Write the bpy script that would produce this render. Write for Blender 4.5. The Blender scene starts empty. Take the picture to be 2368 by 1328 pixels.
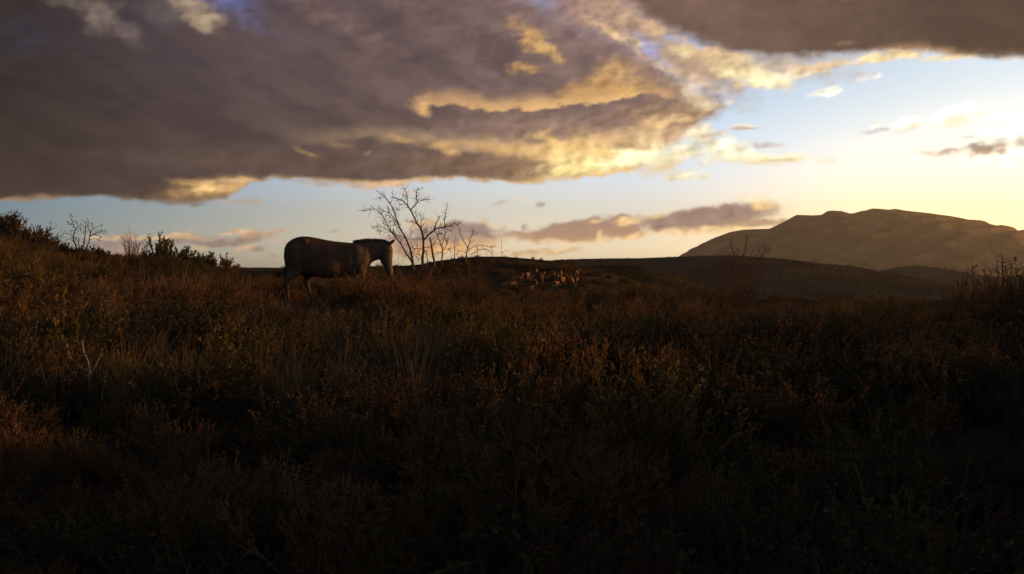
import bpy, bmesh, math, random
import numpy as np
from mathutils import Vector, Matrix, noise

# ------------------------------------------------------------------ camera
SC = bpy.context.scene
W, H, F, HOR = 2368, 1328, 2659.0, 640.0
CAM = Vector((0.0, 0.0, 0.9))
PITCH = math.atan((H / 2 - HOR) / F)
cam_data = bpy.data.cameras.new('camera')
cam_data.sensor_width = 36.0
cam_data.lens = 36.0 * F / W
cam_data.clip_start = 0.05
cam_data.clip_end = 30000
cam = bpy.data.objects.new('camera', cam_data)
SC.collection.objects.link(cam)
cam.location = CAM
cam.rotation_euler = (math.pi / 2 - PITCH, 0, 0)
SC.camera = cam

def ray(px, py):
    a, b = (px - W / 2) / F, (H / 2 - py) / F
    c, s = math.cos(PITCH), math.sin(PITCH)
    return Vector((a, c + b * s, b * c - s))

def at(px, py, Y):
    r = ray(px, py)
    return CAM + r * (Y / r.y)

def azel(px, py):
    r = ray(px, py).normalized()
    return math.degrees(math.atan2(r.x, r.y)), math.degrees(math.asin(r.z))

# ------------------------------------------------------------------ light
SUN_AZ, SUN_EL = math.radians(78), math.radians(5.5)
SC.view_settings.view_transform = 'Standard'
SC.view_settings.look = 'None'
SC.view_settings.gamma = 1.0
SC.view_settings.exposure = 1.3
SC.view_settings.use_curve_mapping = False
SC.cycles.max_bounces = 6
SC.cycles.transparent_max_bounces = 8
SC.cycles.volume_bounces = 0

sun_data = bpy.data.lights.new('sun', 'SUN')
sun_data.energy = 2.2
sun_data.angle = math.radians(0.5)
sun_data.color = (1.0, 0.50, 0.17)
sun = bpy.data.objects.new('sun', sun_data)
SC.collection.objects.link(sun)
sd = Vector((math.sin(SUN_AZ) * math.cos(SUN_EL), math.cos(SUN_AZ) * math.cos(SUN_EL), math.sin(SUN_EL)))
sun.rotation_euler = sd.to_track_quat('Z', 'Y').to_euler()


# the world: an evening sky; the cloudy dome that carries the same sky is built further down
def sky_nodes(tree, vec):
    """Sky Texture tinted by direction, with lens vignetting in the dimmer left; returns the colour socket"""
    N = tree.nodes; K = tree.links
    def M(op, a, b=None, c=None):
        n = N.new('ShaderNodeMath'); n.operation = op
        for i, q in enumerate((a, b, c)):
            if q is None: continue
            if isinstance(q, bpy.types.NodeSocket): K.new(q, n.inputs[i])
            else: n.inputs[i].default_value = q
        return n.outputs[0]
    def smooth(x, lo, hi, a=0.0, b=1.0):
        n = N.new('ShaderNodeMapRange'); n.interpolation_type = 'SMOOTHSTEP'
        K.new(x, n.inputs[0])
        for i, q in enumerate((lo, hi, a, b)): n.inputs[i + 1].default_value = q
        return n.outputs[0]
    def mix(f, a, b, blend='MIX'):
        n = N.new('ShaderNodeMix'); n.data_type = 'RGBA'; n.blend_type = blend
        for s, q in ((n.inputs[0], f), (n.inputs[6], a), (n.inputs[7], b)):
            if isinstance(q, bpy.types.NodeSocket): K.new(q, s)
            elif isinstance(q, tuple): s.default_value = (*q, 1.0)
            else: s.default_value = q
        return n.outputs[2]
    sp = N.new('ShaderNodeSeparateXYZ'); K.new(vec, sp.inputs[0])
    u = M('MULTIPLY', M('ARCTAN2', sp.outputs[0], sp.outputs[1]), 57.29578)
    v = M('MULTIPLY', M('ARCSINE', sp.outputs[2]), 57.29578)
    sk = N.new('ShaderNodeTexSky')
    sk.sky_type = 'NISHITA'; sk.sun_disc = False
    sk.sun_elevation = SUN_EL; sk.sun_rotation = SUN_AZ
    sk.air_density = 1.0; sk.dust_density = 1.4; sk.ozone_density = 1.5
    K.new(vec, sk.inputs[0])
    tint = mix(smooth(u, -30.0, 3.0), TINT[0], TINT[1])
    tint = mix(smooth(u, 4.0, 24.0), tint, TINT[2])
    tint = mix(smooth(v, 4.0, 10.0, 0.0, 0.7), tint, TINT[3])
    low = mix(smooth(v, -0.5, 3.6), (1.75, 2.05, 2.5), (1.0, 1.0, 1.0))          # the model's sooty band at the horizon
    return mix(1.0, mix(1.0, sk.outputs[0], tint, 'MULTIPLY'), low, 'MULTIPLY')

TINT = ((0.28, 0.53, 1.28), (1.5, 1.5, 2.42), (2.35, 1.85, 1.95), (1.12, 1.14, 1.38))
SKYK = 0.10
world = bpy.data.worlds.new('World')
SC.world = world
world.use_nodes = True
WT = world.node_tree
WT.nodes.clear()
_tc = WT.nodes.new('ShaderNodeTexCoord')
_bg = WT.nodes.new('ShaderNodeBackground')
WT.links.new(sky_nodes(WT, _tc.outputs['Generated']), _bg.inputs[0])
_bg.inputs[1].default_value = SKYK
_wo = WT.nodes.new('ShaderNodeOutputWorld')
WT.links.new(_bg.outputs[0], _wo.inputs[0])

# ------------------------------------------------------------------ clouds, computed over (azimuth, elevation)
def S(r, g, b):
    """colour given as sRGB 0..255"""
    f = lambda c: (c / 255 / 12.92) if c / 255 <= 0.04045 else ((c / 255 + 0.055) / 1.055) ** 2.4
    return np.array((f(r), f(g), f(b)))

_rg = np.random.RandomState(11)
_PERM = _rg.permutation(512)
_GA = _rg.rand(512) * 2 * math.pi
_GX, _GY = np.cos(_GA), np.sin(_GA)

def perlin(x, y):
    xi, yi = np.floor(x).astype(np.int64), np.floor(y).astype(np.int64)
    fx, fy = x - xi, y - yi
    def g(ix, iy, ax, ay):
        h = _PERM[(_PERM[ix & 511] + iy) & 511]
        return _GX[h] * ax + _GY[h] * ay
    sx, sy = fx * fx * fx * (fx * (fx * 6 - 15) + 10), fy * fy * fy * (fy * (fy * 6 - 15) + 10)
    a = g(xi, yi, fx, fy); b = g(xi + 1, yi, fx - 1, fy)
    c = g(xi, yi + 1, fx, fy - 1); d = g(xi + 1, yi + 1, fx - 1, fy - 1)
    a = a + (b - a) * sx; c = c + (d - c) * sx
    return a + (c - a) * sy

def fbm(x, y, scale, octaves, rough, off=0.0):
    t = np.zeros_like(x); amp = 1.0; tot = 0.0
    x = x * scale + 37.3 * off; y = y * scale - 19.1 * off
    for i in range(octaves):
        t += amp * perlin(x + 7.7 * i, y - 3.1 * i); tot += amp
        amp *= rough; x = x * 2.03; y = y * 2.03
    return 0.5 + 0.85 * t / tot

def smooth(x, lo, hi, a=0.0, b=1.0):
    t = np.clip((x - lo) / (hi - lo), 0, 1); t = t * t * (3 - 2 * t)
    return a + (b - a) * t

def mix(f, a, b):
    f = np.clip(np.asarray(f, float), 0, 1)
    if f.ndim: f = f[:, None]
    return np.asarray(a) * (1 - f) + np.asarray(b) * f

def curve(pts):
    q = sorted(azel(*p) for p in pts)
    return np.interp(u, [a for a, e in q], [e for a, e in q])

def level(pts):
    return np.interp(u, [azel(p, 300)[0] for p, w in pts], [w for p, w in pts])

class Layer:
    """premultiplied colour and coverage, painted back to front"""
    def __init__(self, n): self.c = np.zeros((n, 3)); self.a = np.zeros(n)
    def over(self, al, c):
        al = np.clip(al, 0, 1)
        self.c = self.c * (1 - al)[:, None] + np.asarray(c) * al[:, None]
        self.a = self.a * (1 - al) + al

def blob(lay, cx, cy, rx, ry, rot, c, amp=1.0, soft=0.6, k=1.0, c2=None, pos='w'):
    a, e = azel(cx, cy)
    x, y = {'w': (uw, vw), 'f': (uf, vf)}[pos]
    t = math.radians(rot)
    px, py = x - a, y - e
    lx = (px * math.cos(t) + py * math.sin(t)) / (rx / 46.4)
    ly = (-px * math.sin(t) + py * math.cos(t)) / (ry / 46.4)
    r = np.hypot(lx, ly) + (n_fine - 0.5) * k
    al = smooth(r, 1 - soft, 1 + soft * 0.6, amp, 0.0)
    cc = c
    if c2 is not None:
        cc = mix(smooth(ly + (n_fine - .5) * 1.6, -0.55, 0.45), c2, c)
    else:                                   # relief: the side towards the sun a little brighter
        cc = np.asarray(c) * (1 + np.clip(relief, -1, 1) * 0.35)[:, None]
    lay.over(al, cc)

def C(r, g, b, k=1.0):
    if r - b > 85: b += .10 * (r - b); g += .03 * (r - g)     # gold kept pale
    return S(r, g, b) * k * 10.0 / 2 ** 1.3   # the dome's strength is 0.1, the exposure +1.3

def clouds(au, av):
    """colour (premultiplied) and coverage of the clouds seen at azimuth au, elevation av, in degrees"""
    global u, v, uw, vw, uf, vf, n_fine, relief
    u, v = au, av
    n1x, n1y = fbm(u * .45, v, .55, 3, .5, 1), fbm(u * .45, v, .55, 3, .5, 2)
    n2x, n2y = fbm(u * .6, v, 2.0, 5, .56, 3), fbm(u * .6, v, 2.0, 5, .56, 4)
    uw, vw = u + (n1x - .5) * 1.3 + (n2x - .5) * .8, v + (n1y - .5) * .7 + (n2y - .5) * .5
    uf, vf = u + (n2x - .5) * .55, v + (n2y - .5) * .34
    n_fine = fbm(u * .6, v, 1.5, 6, .56, 5)
    relief = (fbm(u * .6, v, 1.3, 4, .5, 5) - fbm((u + .25) * .6, v - .12, 1.3, 4, .5, 5)) * 4.0
    n_mid = fbm(uw * .32, vw, .9, 5, .55, 6)
    ang = math.radians(-27)
    ur, vr = uw * math.cos(ang) + vw * math.sin(ang), -uw * math.sin(ang) + vw * math.cos(ang)
    n_streak = fbm(ur * .16, vr, .95, 5, .5, 7)
    col = Layer(len(u))
    # --- thin light clouds low over the hills
    peach, mauve = C(226, 184, 142), C(148, 130, 124)
    for (x, y, rx, ry, c, a) in ((505, 562, 70, 9, mauve, .85), (575, 556, 46, 8, C(165, 140, 128), .8), (555, 536, 26, 9, peach, .9), (600, 545, 42, 8, C(205, 170, 140), .8), (470, 549, 44, 7, C(190, 158, 136), .8), (560, 574, 26, 8, peach, .8),
                                 (600, 577, 24, 7, mauve, .8), (465, 575, 16, 5, C(215, 180, 140), .6), (640, 560, 20, 6, C(190, 165, 150), .5), (410, 548, 50, 7, C(222, 184, 142), .8), (415, 560, 40, 7, C(150, 135, 130), .7),
                                 (275, 566, 80, 22, C(156, 138, 132), .8), (255, 550, 50, 6, C(228, 198, 158), .85), (340, 549, 50, 6, C(230, 192, 146), .75), (310, 585, 50, 14, C(190, 158, 136), .6), (405, 540, 12, 6, C(240, 200, 140), .7),
                                 (655, 533, 22, 6, peach, .85), (450, 535, 24, 4, C(175, 165, 155), .6), (775, 534, 18, 3, mauve, .5), (520, 545, 20, 4, C(235, 195, 150), .7), (630, 588, 16, 4, C(170, 150, 140), .5)):
        blob(col, x, y, rx, ry, 0, c, a, .55, 1.7, pos='f')
    blob(col, 1010, 560, 150, 34, 2, C(150, 126, 118), .9, .5, 1.2, c2=C(235, 178, 112), pos='f')
    blob(col, 1080, 528, 80, 17, -4, C(138, 120, 116), .95, .5, 1.2, pos='f')
    blob(col, 985, 517, 46, 6, 0, C(244, 205, 150), .8, .5, 1.2, pos='f')
    blob(col, 1130, 520, 26, 4, -12, C(244, 210, 150), .8, .5, 1.2, pos='f')
    blob(col, 985, 580, 70, 10, 4, C(240, 180, 110), .8, .6, 1.2, pos='f')
    blob(col, 940, 575, 30, 22, 4, C(160, 138, 128), .8, .6, 1.2, pos='f')
    blob(col, 1235, 584, 110, 8, 2, C(222, 186, 146), .85, .6, 1.2, pos='f')
    blob(col, 1310, 577, 34, 5, 6, C(250, 215, 140), .8, .6, 1.0, pos='f')
    for (x, y, rx, ry, rot, c, a) in ((1157, 470, 26, 5, 8, C(186, 172, 162), .75), (1252, 473, 12, 6, 0, C(180, 165, 155), .8), (1215, 461, 14, 4, 0, C(238, 214, 180), .7),
                                      (1215, 526, 12, 9, 20, C(160, 145, 140), .8), (1205, 540, 22, 3, 0, C(190, 175, 160), .7), (1120, 506, 14, 3, 0, C(200, 180, 165), .5),
                                      (960, 445, 40, 10, 0, C(222, 196, 164), .35)):
        blob(col, x, y, rx, ry, rot, c, a, .6, 1.5, pos='f')
    # --- long lens-shaped cloud left of the mountain
    gold = C(255, 222, 140)
    blob(col, 1760, 482, 56, 26, -12, C(255, 240, 190), .75, .9, .8, pos='f')
    blob(col, 1360, 541, 150, 22, 3, C(250, 206, 130), .9, .5, .9, pos='f')
    blob(col, 1640, 528, 170, 12, 2, C(255, 214, 140), .85, .7, .7, pos='f')
    blob(col, 1375, 529, 165, 26, 5, C(164, 136, 122), 1, .35, 1.0, c2=C(176, 142, 118), pos='f')
    blob(col, 1650, 500, 160, 25, 6, C(148, 128, 122), 1, .34, .45, c2=C(156, 134, 122), pos='f')
    blob(col, 1600, 508, 130, 16, 9, C(148, 126, 120), 1, .38, .7, pos='f')
    blob(col, 1745, 516, 70, 8, 3, C(176, 148, 122), .9, .5, .8, pos='f')
    for (x, y, rx, ry, rot) in ((1448, 512, 34, 8, 8), (1388, 545, 12, 9, 50), (1470, 544, 24, 6, 15), (1500, 523, 8, 5, 0), (1760, 478, 26, 12, 0), (1500, 505, 40, 4, 14), (1380, 512, 20, 4, 6)):
        blob(col, x, y, rx, ry, rot, C(255, 214, 140), .8, .7, 1.5, pos='f')
    # --- small clouds in the clear right part
    W_ = C(255, 250, 232, 1.1)
    for (x, y, rx, ry, rot, c, a, c2) in (
            (1912, 213, 32, 8, 3, W_, 1, None), (1722, 293, 30, 7, 0, C(255, 246, 222), 1, C(205, 180, 160)), (1770, 337, 32, 8, 0, C(196, 180, 170), .8, None),
            (1668, 311, 16, 9, -20, C(255, 240, 205), .9, None), (2030, 300, 30, 6, 4, C(188, 186, 186), .75, None), (2022, 290, 10, 8, 0, W_, .7, None),
            (2100, 290, 34, 14, 12, C(255, 252, 238, 1.4), .95, C(250, 238, 210)), (2205, 270, 56, 22, 14, C(255, 253, 244, 1.5), 1, C(255, 243, 214, 1.1)),
            (2240, 316, 22, 5, 0, C(208, 205, 200), .7, None), (2340, 310, 50, 34, 0, C(255, 253, 244, 1.5), .95, None), (2290, 345, 90, 30, 8, C(255, 250, 230, 1.5), .95, None),
            (2285, 342, 62, 16, 10, C(158, 142, 130), 1, C(190, 160, 130)), (2182, 351, 36, 7, 5, C(196, 172, 150), .85, None), (2360, 330, 14, 12, 0, C(176, 160, 146), .7, None),
            (1996, 175, 14, 14, 60, C(240, 240, 240), .7, None), (2028, 168, 16, 9, 10, C(248, 246, 240), .85, None), (1815, 213, 6, 6, 0, C(250, 240, 225), .6, None),
            (1720, 248, 12, 5, 0, C(240, 228, 215), .5, None), (1680, 240, 16, 5, 10, C(255, 240, 215), .7, None)):
        blob(col, x, y, rx, ry, rot, c, a, .75, 2.1, c2=c2, pos='f')
    # cream banks below the big cloud's tip
    for (x, y, rx, ry, rot, c, a, c2) in (
            (1760, 366, 130, 14, -2, C(255, 247, 205, 1.15), .95, C(252, 236, 190)), (1700, 345, 46, 20, -14, C(255, 248, 212, 1.2), 1, None), (1800, 371, 60, 4, 2, C(236, 205, 160), .6, None),
            (1580, 404, 40, 12, 8, C(255, 246, 205), .95, None), (1630, 408, 12, 6, 0, C(255, 246, 205), .9, None), (1530, 378, 60, 26, 8, C(255, 244, 200), .9, C(240, 212, 165)),
            (1600, 350, 60, 26, -6, C(255, 242, 200), .9, None), (1620, 312, 44, 22, -8, C(255, 238, 196), .9, None)):
        blob(col, x, y, rx, ry, rot, c, a, .7, 1.7, c2=c2, pos='f')
    
    # --- the great cloud bank on the left (A)
    sunny = smooth(u, azel(300, 300)[0], azel(1650, 300)[0])                      # nearer the sun, warmer and brighter
    lo = curve([(-400, 440), (0, 466), (120, 461), (230, 454), (330, 466), (430, 472), (520, 462), (580, 425), (640, 413), (720, 418), (800, 424), (880, 428), (960, 420),
                   (1050, 416), (1200, 427), (1300, 419), (1400, 405), (1480, 392), (1560, 330), (1620, 290), (1680, 250)])
    up = curve([(900, -230), (1040, -120), (1150, -60), (1240, 10), (1330, 60), (1430, 100), (1540, 150), (1610, 195), (1660, 225), (1690, 250), (1740, 330), (3000, 330)])
    dl = vf - lo
    ragged = (n_fine - .5) * level([(900, .25), (1300, .6), (1500, 1.0)])
    eA = level([(1450, 0.0), (1580, .30)])
    mA = smooth(dl + ragged, -0.10 - eA, 0.16 + eA) * smooth(up - vw + (n_fine - .5) * 1.2, -0.45, 0.55)
    dark = mix(sunny, C(57, 50, 54), C(102, 85, 85))
    # upper left is bluer, lower is browner
    hi_f = smooth(vw, 5.5, 13.0)
    dark = mix(hi_f * smooth(u, azel(300, 0)[0], azel(1200, 0)[0], 0.65, 0.15), dark, C(84, 74, 90))
    dark = mix(smooth(u, azel(-150, 0)[0], azel(650, 0)[0], .95, 0), dark, C(30, 29, 31))  # left end darkened: lens vignetting put into the cloud colour
    fold = smooth(n_mid, 0.3, 0.72)
    strk = smooth(n_streak, 0.32, 0.68)
    lite = mix(sunny, C(84, 71, 72), C(150, 125, 119))
    lite = mix(smooth(u, azel(-150, 0)[0], azel(650, 0)[0], .9, 0), lite, C(44, 41, 44))  # the same vignetting in the lighter folds
    shadeA = mix((fold * .42 + strk * .52) * .85, dark, lite)
    shadeA = mix(smooth(n_fine, .35, .75, 0, .05), shadeA, lite)
    colA = Layer(len(u)); colA.over(np.ones(len(u)), shadeA * (1 + np.clip(relief, -1, 1) * .10 * smooth(u, azel(200, 0)[0], azel(1300, 0)[0], .35, 1.0))[:, None])
    # inner edges where the sun gets in: bright just above a crease, fading upward
    def crease(lay, pts, amp, hup, c, hdn=0.10):
        d = vf - curve(pts) + (n_fine - .5) * .5
        f = smooth(d, -hdn, hdn) * smooth(d, 0.02, hup, 1.0, 0.0) * level(amp) * smooth(n_fine, .2, .6, .45, 1.0)
        lay.over(f, c)
    # pale cloud heads at the top left and a strip of blue
    for (x, y, rx, ry, rot, c, a) in ((520, 10, 70, 26, -10, C(96, 104, 160), .85), (560, 40, 60, 22, -30, C(94, 92, 124), .7),
                                      (470, 42, 42, 34, -20, C(178, 156, 130), .85), (455, 8, 50, 12, -5, C(172, 150, 126), .8), (235, 40, 46, 40, -30, C(124, 110, 102), .8),
                                      (160, 8, 70, 20, -10, C(110, 100, 90), .6), (285, 70, 50, 26, -35, C(112, 100, 98), .6), (380, 25, 50, 30, 0, C(104, 96, 96), .5),
                                      (60, 85, 110, 40, 0, C(46, 46, 60), .7), (800, 70, 150, 30, -25, C(120, 98, 94), .6), (1000, 40, 180, 34, -20, C(104, 84, 84), .55)):
        blob(colA, x, y, rx, ry, rot, c, a, .8, 1.4)
    G1, G2, G3 = C(238, 186, 112, 1.05), C(244, 202, 142, 1.05), C(206, 158, 92)
    crease(colA, [(700, 330), (880, 322), (980, 330), (1080, 345), (1250, 352), (1400, 330), (1500, 310)], [(640, 0), (760, .15), (960, .35), (1100, .6), (1300, .75), (1560, .9), (1640, .3)], 1.0, G2, .35)
    crease(colA, [(960, 246), (1050, 240), (1130, 258), (1200, 257), (1300, 247), (1400, 236), (1480, 217), (1540, 224)],
                  [(955, 0), (985, .5), (1060, .7), (1250, 1), (1480, 1), (1540, .6), (1580, 0)], 1.0, G1, .09)
    # grey-mauve shelf below that crease
    blob(colA, 1330, 284, 330, 30, 2, C(140, 114, 104), .85, .5, 1.0, pos='f')
    blob(colA, 1560, 262, 120, 40, 8, C(176, 142, 112), .7, .7, 1.3)
    blob(colA, 1390, 300, 150, 16, -4, C(164, 132, 112), .6, .7, 1.5)
    for (x, y, rx, ry, rot, c, a) in (
            (1235, 92, 72, 19, -36, C(214, 166, 98), .95), (1262, 112, 34, 12, -40, C(226, 178, 104), .8), (1212, 158, 30, 13, -8, C(206, 158, 90), .85), (990, 248, 22, 17, 0, C(226, 178, 108), .95),
            (1430, 165, 62, 26, 20, C(226, 176, 100), .9), (1475, 205, 44, 16, 24, C(240, 190, 104), .9), (1395, 205, 110, 20, 8, C(214, 160, 84), .55), (1500, 190, 26, 30, -30, C(168, 130, 96), .7),
            (700, 352, 26, 6, -14, C(196, 156, 92), .8), (860, 352, 10, 8, 30, C(170, 136, 92), .6), (925, 325, 40, 10, -18, C(196, 156, 96), .8), (780, 330, 50, 10, -20, C(150, 122, 92), .5),
            (1030, 340, 30, 16, -10, C(214, 170, 100), .85), (1180, 340, 90, 14, -4, C(226, 180, 104), .7), (1260, 320, 60, 12, -20, C(240, 196, 116), .75),
            (1620, 235, 50, 16, -20, C(250, 226, 186), .7), (1585, 195, 50, 18, -24, C(255, 232, 188), .85), (1560, 275, 80, 9, 8, C(246, 206, 140), .7)):
        blob(colA, x, y, rx, ry, rot, c, a, .95, 1.7)
    blob(colA, 1390, 362, 230, 52, 4, C(250, 204, 122, 1.1), .95, .9, .7)
    # the dark keel of the bank, then the glowing mass at its right end
    blob(colA, 1130, 385, 260, 26, -2, C(126, 100, 82), .85, .5, .8, pos='f')
    blob(colA, 700, 378, 420, 24, -1, C(88, 74, 68), .7, .7, .9, pos='f')
    for (x, y, rx, ry, rot, c, a) in ((1425, 372, 150, 40, 8, C(255, 234, 158, 1.25), 1), (1370, 388, 80, 24, 0, C(255, 224, 136, 1.15), .9), (1490, 350, 110, 34, 8, C(255, 243, 186, 1.2), 1), (1440, 372, 80, 24, 10, C(255, 250, 200, 1.3), .95),
                                      (1330, 345, 90, 20, -14, C(250, 206, 122), .85), (1520, 322, 90, 20, 4, C(240, 206, 156), .8), (1560, 312, 34, 14, -8, C(214, 174, 140), .8),
                                      (1450, 330, 50, 10, -6, C(196, 158, 124), .6), (1470, 385, 20, 14, 0, C(226, 200, 170), .7)):
        blob(colA, x, y, rx, ry, rot, c, a, .8, 1.6)
    # gilded wedge at the lower left
    blob(colA, 500, 438, 110, 24, 6, C(176, 138, 92), .9, .95, 1.0, pos='f')
    blob(colA, 500, 432, 80, 16, 8, C(214, 170, 104), .9, .95, 1.2, pos='f')
    blob(colA, 482, 436, 40, 8, 4, C(246, 204, 122), .9, .95, 1.2, pos='f')
    blob(colA, 450, 424, 44, 6, -8, C(226, 182, 108), .8, .9, 1.2, pos='f')
    blob(colA, 545, 417, 60, 5, 2, C(222, 184, 126), .8, .9, 1.0, pos='f')
    # thin gilt keel line
    rim = (smooth(dl, 0.05, 0.30, 1.0, 0.0) * level([(-50, .75), (120, .55), (200, .12), (380, .2), (600, .45), (700, .5), (860, .9), (980, .95), (1080, .6), (1180, .7), (1300, .9), (1420, .8), (1500, .2), (1600, .1)]))
    colA.over(rim, mix(sunny, C(186, 150, 100), C(252, 208, 128)))
    col.over(mA, colA.c)
    # ragged fringe hanging under the bank
    for (x, y, rx, ry, rot, c, a) in ((560, 466, 46, 5, 2, C(196, 156, 110), .7), (880, 428, 70, 8, 4, C(240, 190, 122), .8), (730, 424, 60, 5, -3, C(196, 166, 140), .6), (420, 470, 50, 6, -3, C(120, 104, 98), .7),
                                      (820, 428, 40, 5, -2, C(190, 155, 130), .6)):
        blob(col, x, y, rx, ry, rot, c, a, .7, 1.5, pos='f')
    # rosy veil between the two banks
    for (x, y, rx, ry, rot, c, a) in (
            (1330, 10, 260, 90, -30, C(134, 108, 108), .95), (1400, 40, 150, 50, -30, C(172, 138, 126), .9), (1490, 45, 110, 30, -16, C(196, 160, 130), .9),
            (1530, 62, 60, 14, -20, C(214, 180, 142), .8), (1590, 150, 150, 36, -30, C(172, 146, 132), .9), (1420, 78, 60, 12, -34, C(232, 196, 150), .85), (1478, 96, 34, 8, -16, C(240, 208, 160), .85),
            (1508, 112, 50, 13, -38, C(158, 164, 208), .95), (1545, 150, 36, 8, -36, C(172, 172, 204), .8), (1545, 95, 60, 12, -24, C(176, 150, 140), .7),
            (1590, 178, 70, 10, -26, C(206, 178, 150), .8), (1620, 205, 60, 10, -22, C(205, 190, 190), .6), (1740, 150, 190, 34, -6, C(206, 176, 140), .8)):
        blob(col, x, y, rx, ry, rot, c, a, .85, 1.0)
    
    # --- the dark bank at the top right (B)
    loB = curve([(1300, -120), (1380, -40), (1450, 20), (1520, 66), (1600, 104), (1700, 136), (1800, 142), (1880, 138), (1960, 134), (2060, 122), (2140, 118), (2230, 132), (2330, 134), (2500, 128)])
    dB = vf - loB
    # its sunlit fringe first
    for (x, y, rx, ry, rot, c, a, c2) in (
            (1640, 150, 100, 36, -22, C(222, 190, 146), .9, C(186, 156, 132)), (1720, 165, 70, 26, -16, C(255, 232, 178, 1.15), 1, None), (1780, 182, 60, 16, -14, C(255, 238, 190, 1.2), 1, None),
            (1840, 172, 42, 14, 12, C(255, 240, 206), .9, None), (1576, 118, 22, 11, -10, C(255, 230, 176), .95, None), (1660, 120, 46, 18, -20, C(244, 206, 150), .8, None),
            (1920, 152, 90, 12, 6, C(232, 196, 146), .9, None), (2050, 132, 90, 11, 6, C(255, 226, 160), .95, None), (2200, 132, 60, 8, 0, C(255, 232, 176), .95, None),
            (1600, 180, 90, 14, -22, C(226, 196, 160), .6, None), (2345, 134, 40, 5, 0, C(230, 205, 170), .6, None)):
        blob(col, x, y, rx, ry, rot, c, a, .7, 1.6, c2=c2, pos='f')
    mB = smooth(dB + (n_fine - .5) * level([(1500, 1.0), (1850, .55), (2100, .22)]), -0.14, level([(1450, .9), (1700, .6), (1900, .42), (2200, .2)]))
    darkB = mix(smooth(u, azel(1500, 0)[0], azel(2368, 0)[0]), C(104, 83, 75), C(60, 52, 50))
    darkB = mix(fold * .45 + strk * .35, darkB, mix(smooth(u, azel(1500, 0)[0], azel(2368, 0)[0]), C(126, 101, 88), C(78, 67, 60)))
    darkB = mix(smooth(dB, 0.0, 0.5, 1.0, 0.0) * level([(1500, .2), (1900, .5), (2100, .9), (2200, .85), (2270, .2)]), darkB, C(190, 150, 104))
    col.over(mB, darkB * (1 + np.clip(relief, -1, 1) * .12)[:, None])
    for (x, y, rx, ry, rot, c, a) in ((2080, 118, 26, 6, -6, C(250, 214, 146), .8), (1945, 100, 22, 5, 4, C(150, 122, 96), .6), (1700, 150, 70, 16, -14, C(176, 146, 116), .5)):
        blob(col, x, y, rx, ry, rot, c, a, .8, 1.4, pos='f')
    

    return col.c, col.a

# ------------------------------------------------------------------ helpers
COL = SC.collection
def link(o, parent=None):
    COL.objects.link(o)
    if parent is not None: o.parent = parent
    return o

def tag(o, label=None, cat=None, group=None, kind=None):
    for k, q in (('label', label), ('category', cat), ('group', group), ('kind', kind)):
        if q: o[k] = q
    return o

def mesh_np(name, verts, faces, mats=(), smooth_=False, mat_idx=None):
    """faces: (n,3) or (n,4) int array"""
    me = bpy.data.meshes.new(name)
    verts = np.asarray(verts, np.float32); faces = np.asarray(faces, np.int32)
    k = faces.shape[1]
    me.vertices.add(len(verts)); me.vertices.foreach_set('co', verts.ravel())
    me.loops.add(faces.size); me.loops.foreach_set('vertex_index', faces.ravel())
    me.polygons.add(len(faces))
    me.polygons.foreach_set('loop_start', np.arange(0, faces.size, k, dtype=np.int32))
    if mat_idx is not None: me.polygons.foreach_set('material_index', np.asarray(mat_idx, np.int32))
    me.polygons.foreach_set('use_smooth', np.full(len(faces), smooth_))
    for m in mats: me.materials.append(m)
    me.update(calc_edges=True)
    return me

def grid_faces(nx, ny):
    i, j = np.meshgrid(np.arange(nx - 1), np.arange(ny - 1))
    a = (j * nx + i).ravel()
    return np.stack([a, a + 1, a + 1 + nx, a + nx], 1)

def empty(name, loc, rz=0.0):
    o = bpy.data.objects.new(name, None); o.empty_display_size = 0.1
    o.location = loc; o.rotation_euler = (0, 0, rz)
    return link(o)

def new_mat(name):
    m = bpy.data.materials.new(name); m.use_nodes = True
    m.node_tree.nodes.clear()
    return m, m.node_tree.nodes, m.node_tree.links

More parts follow.
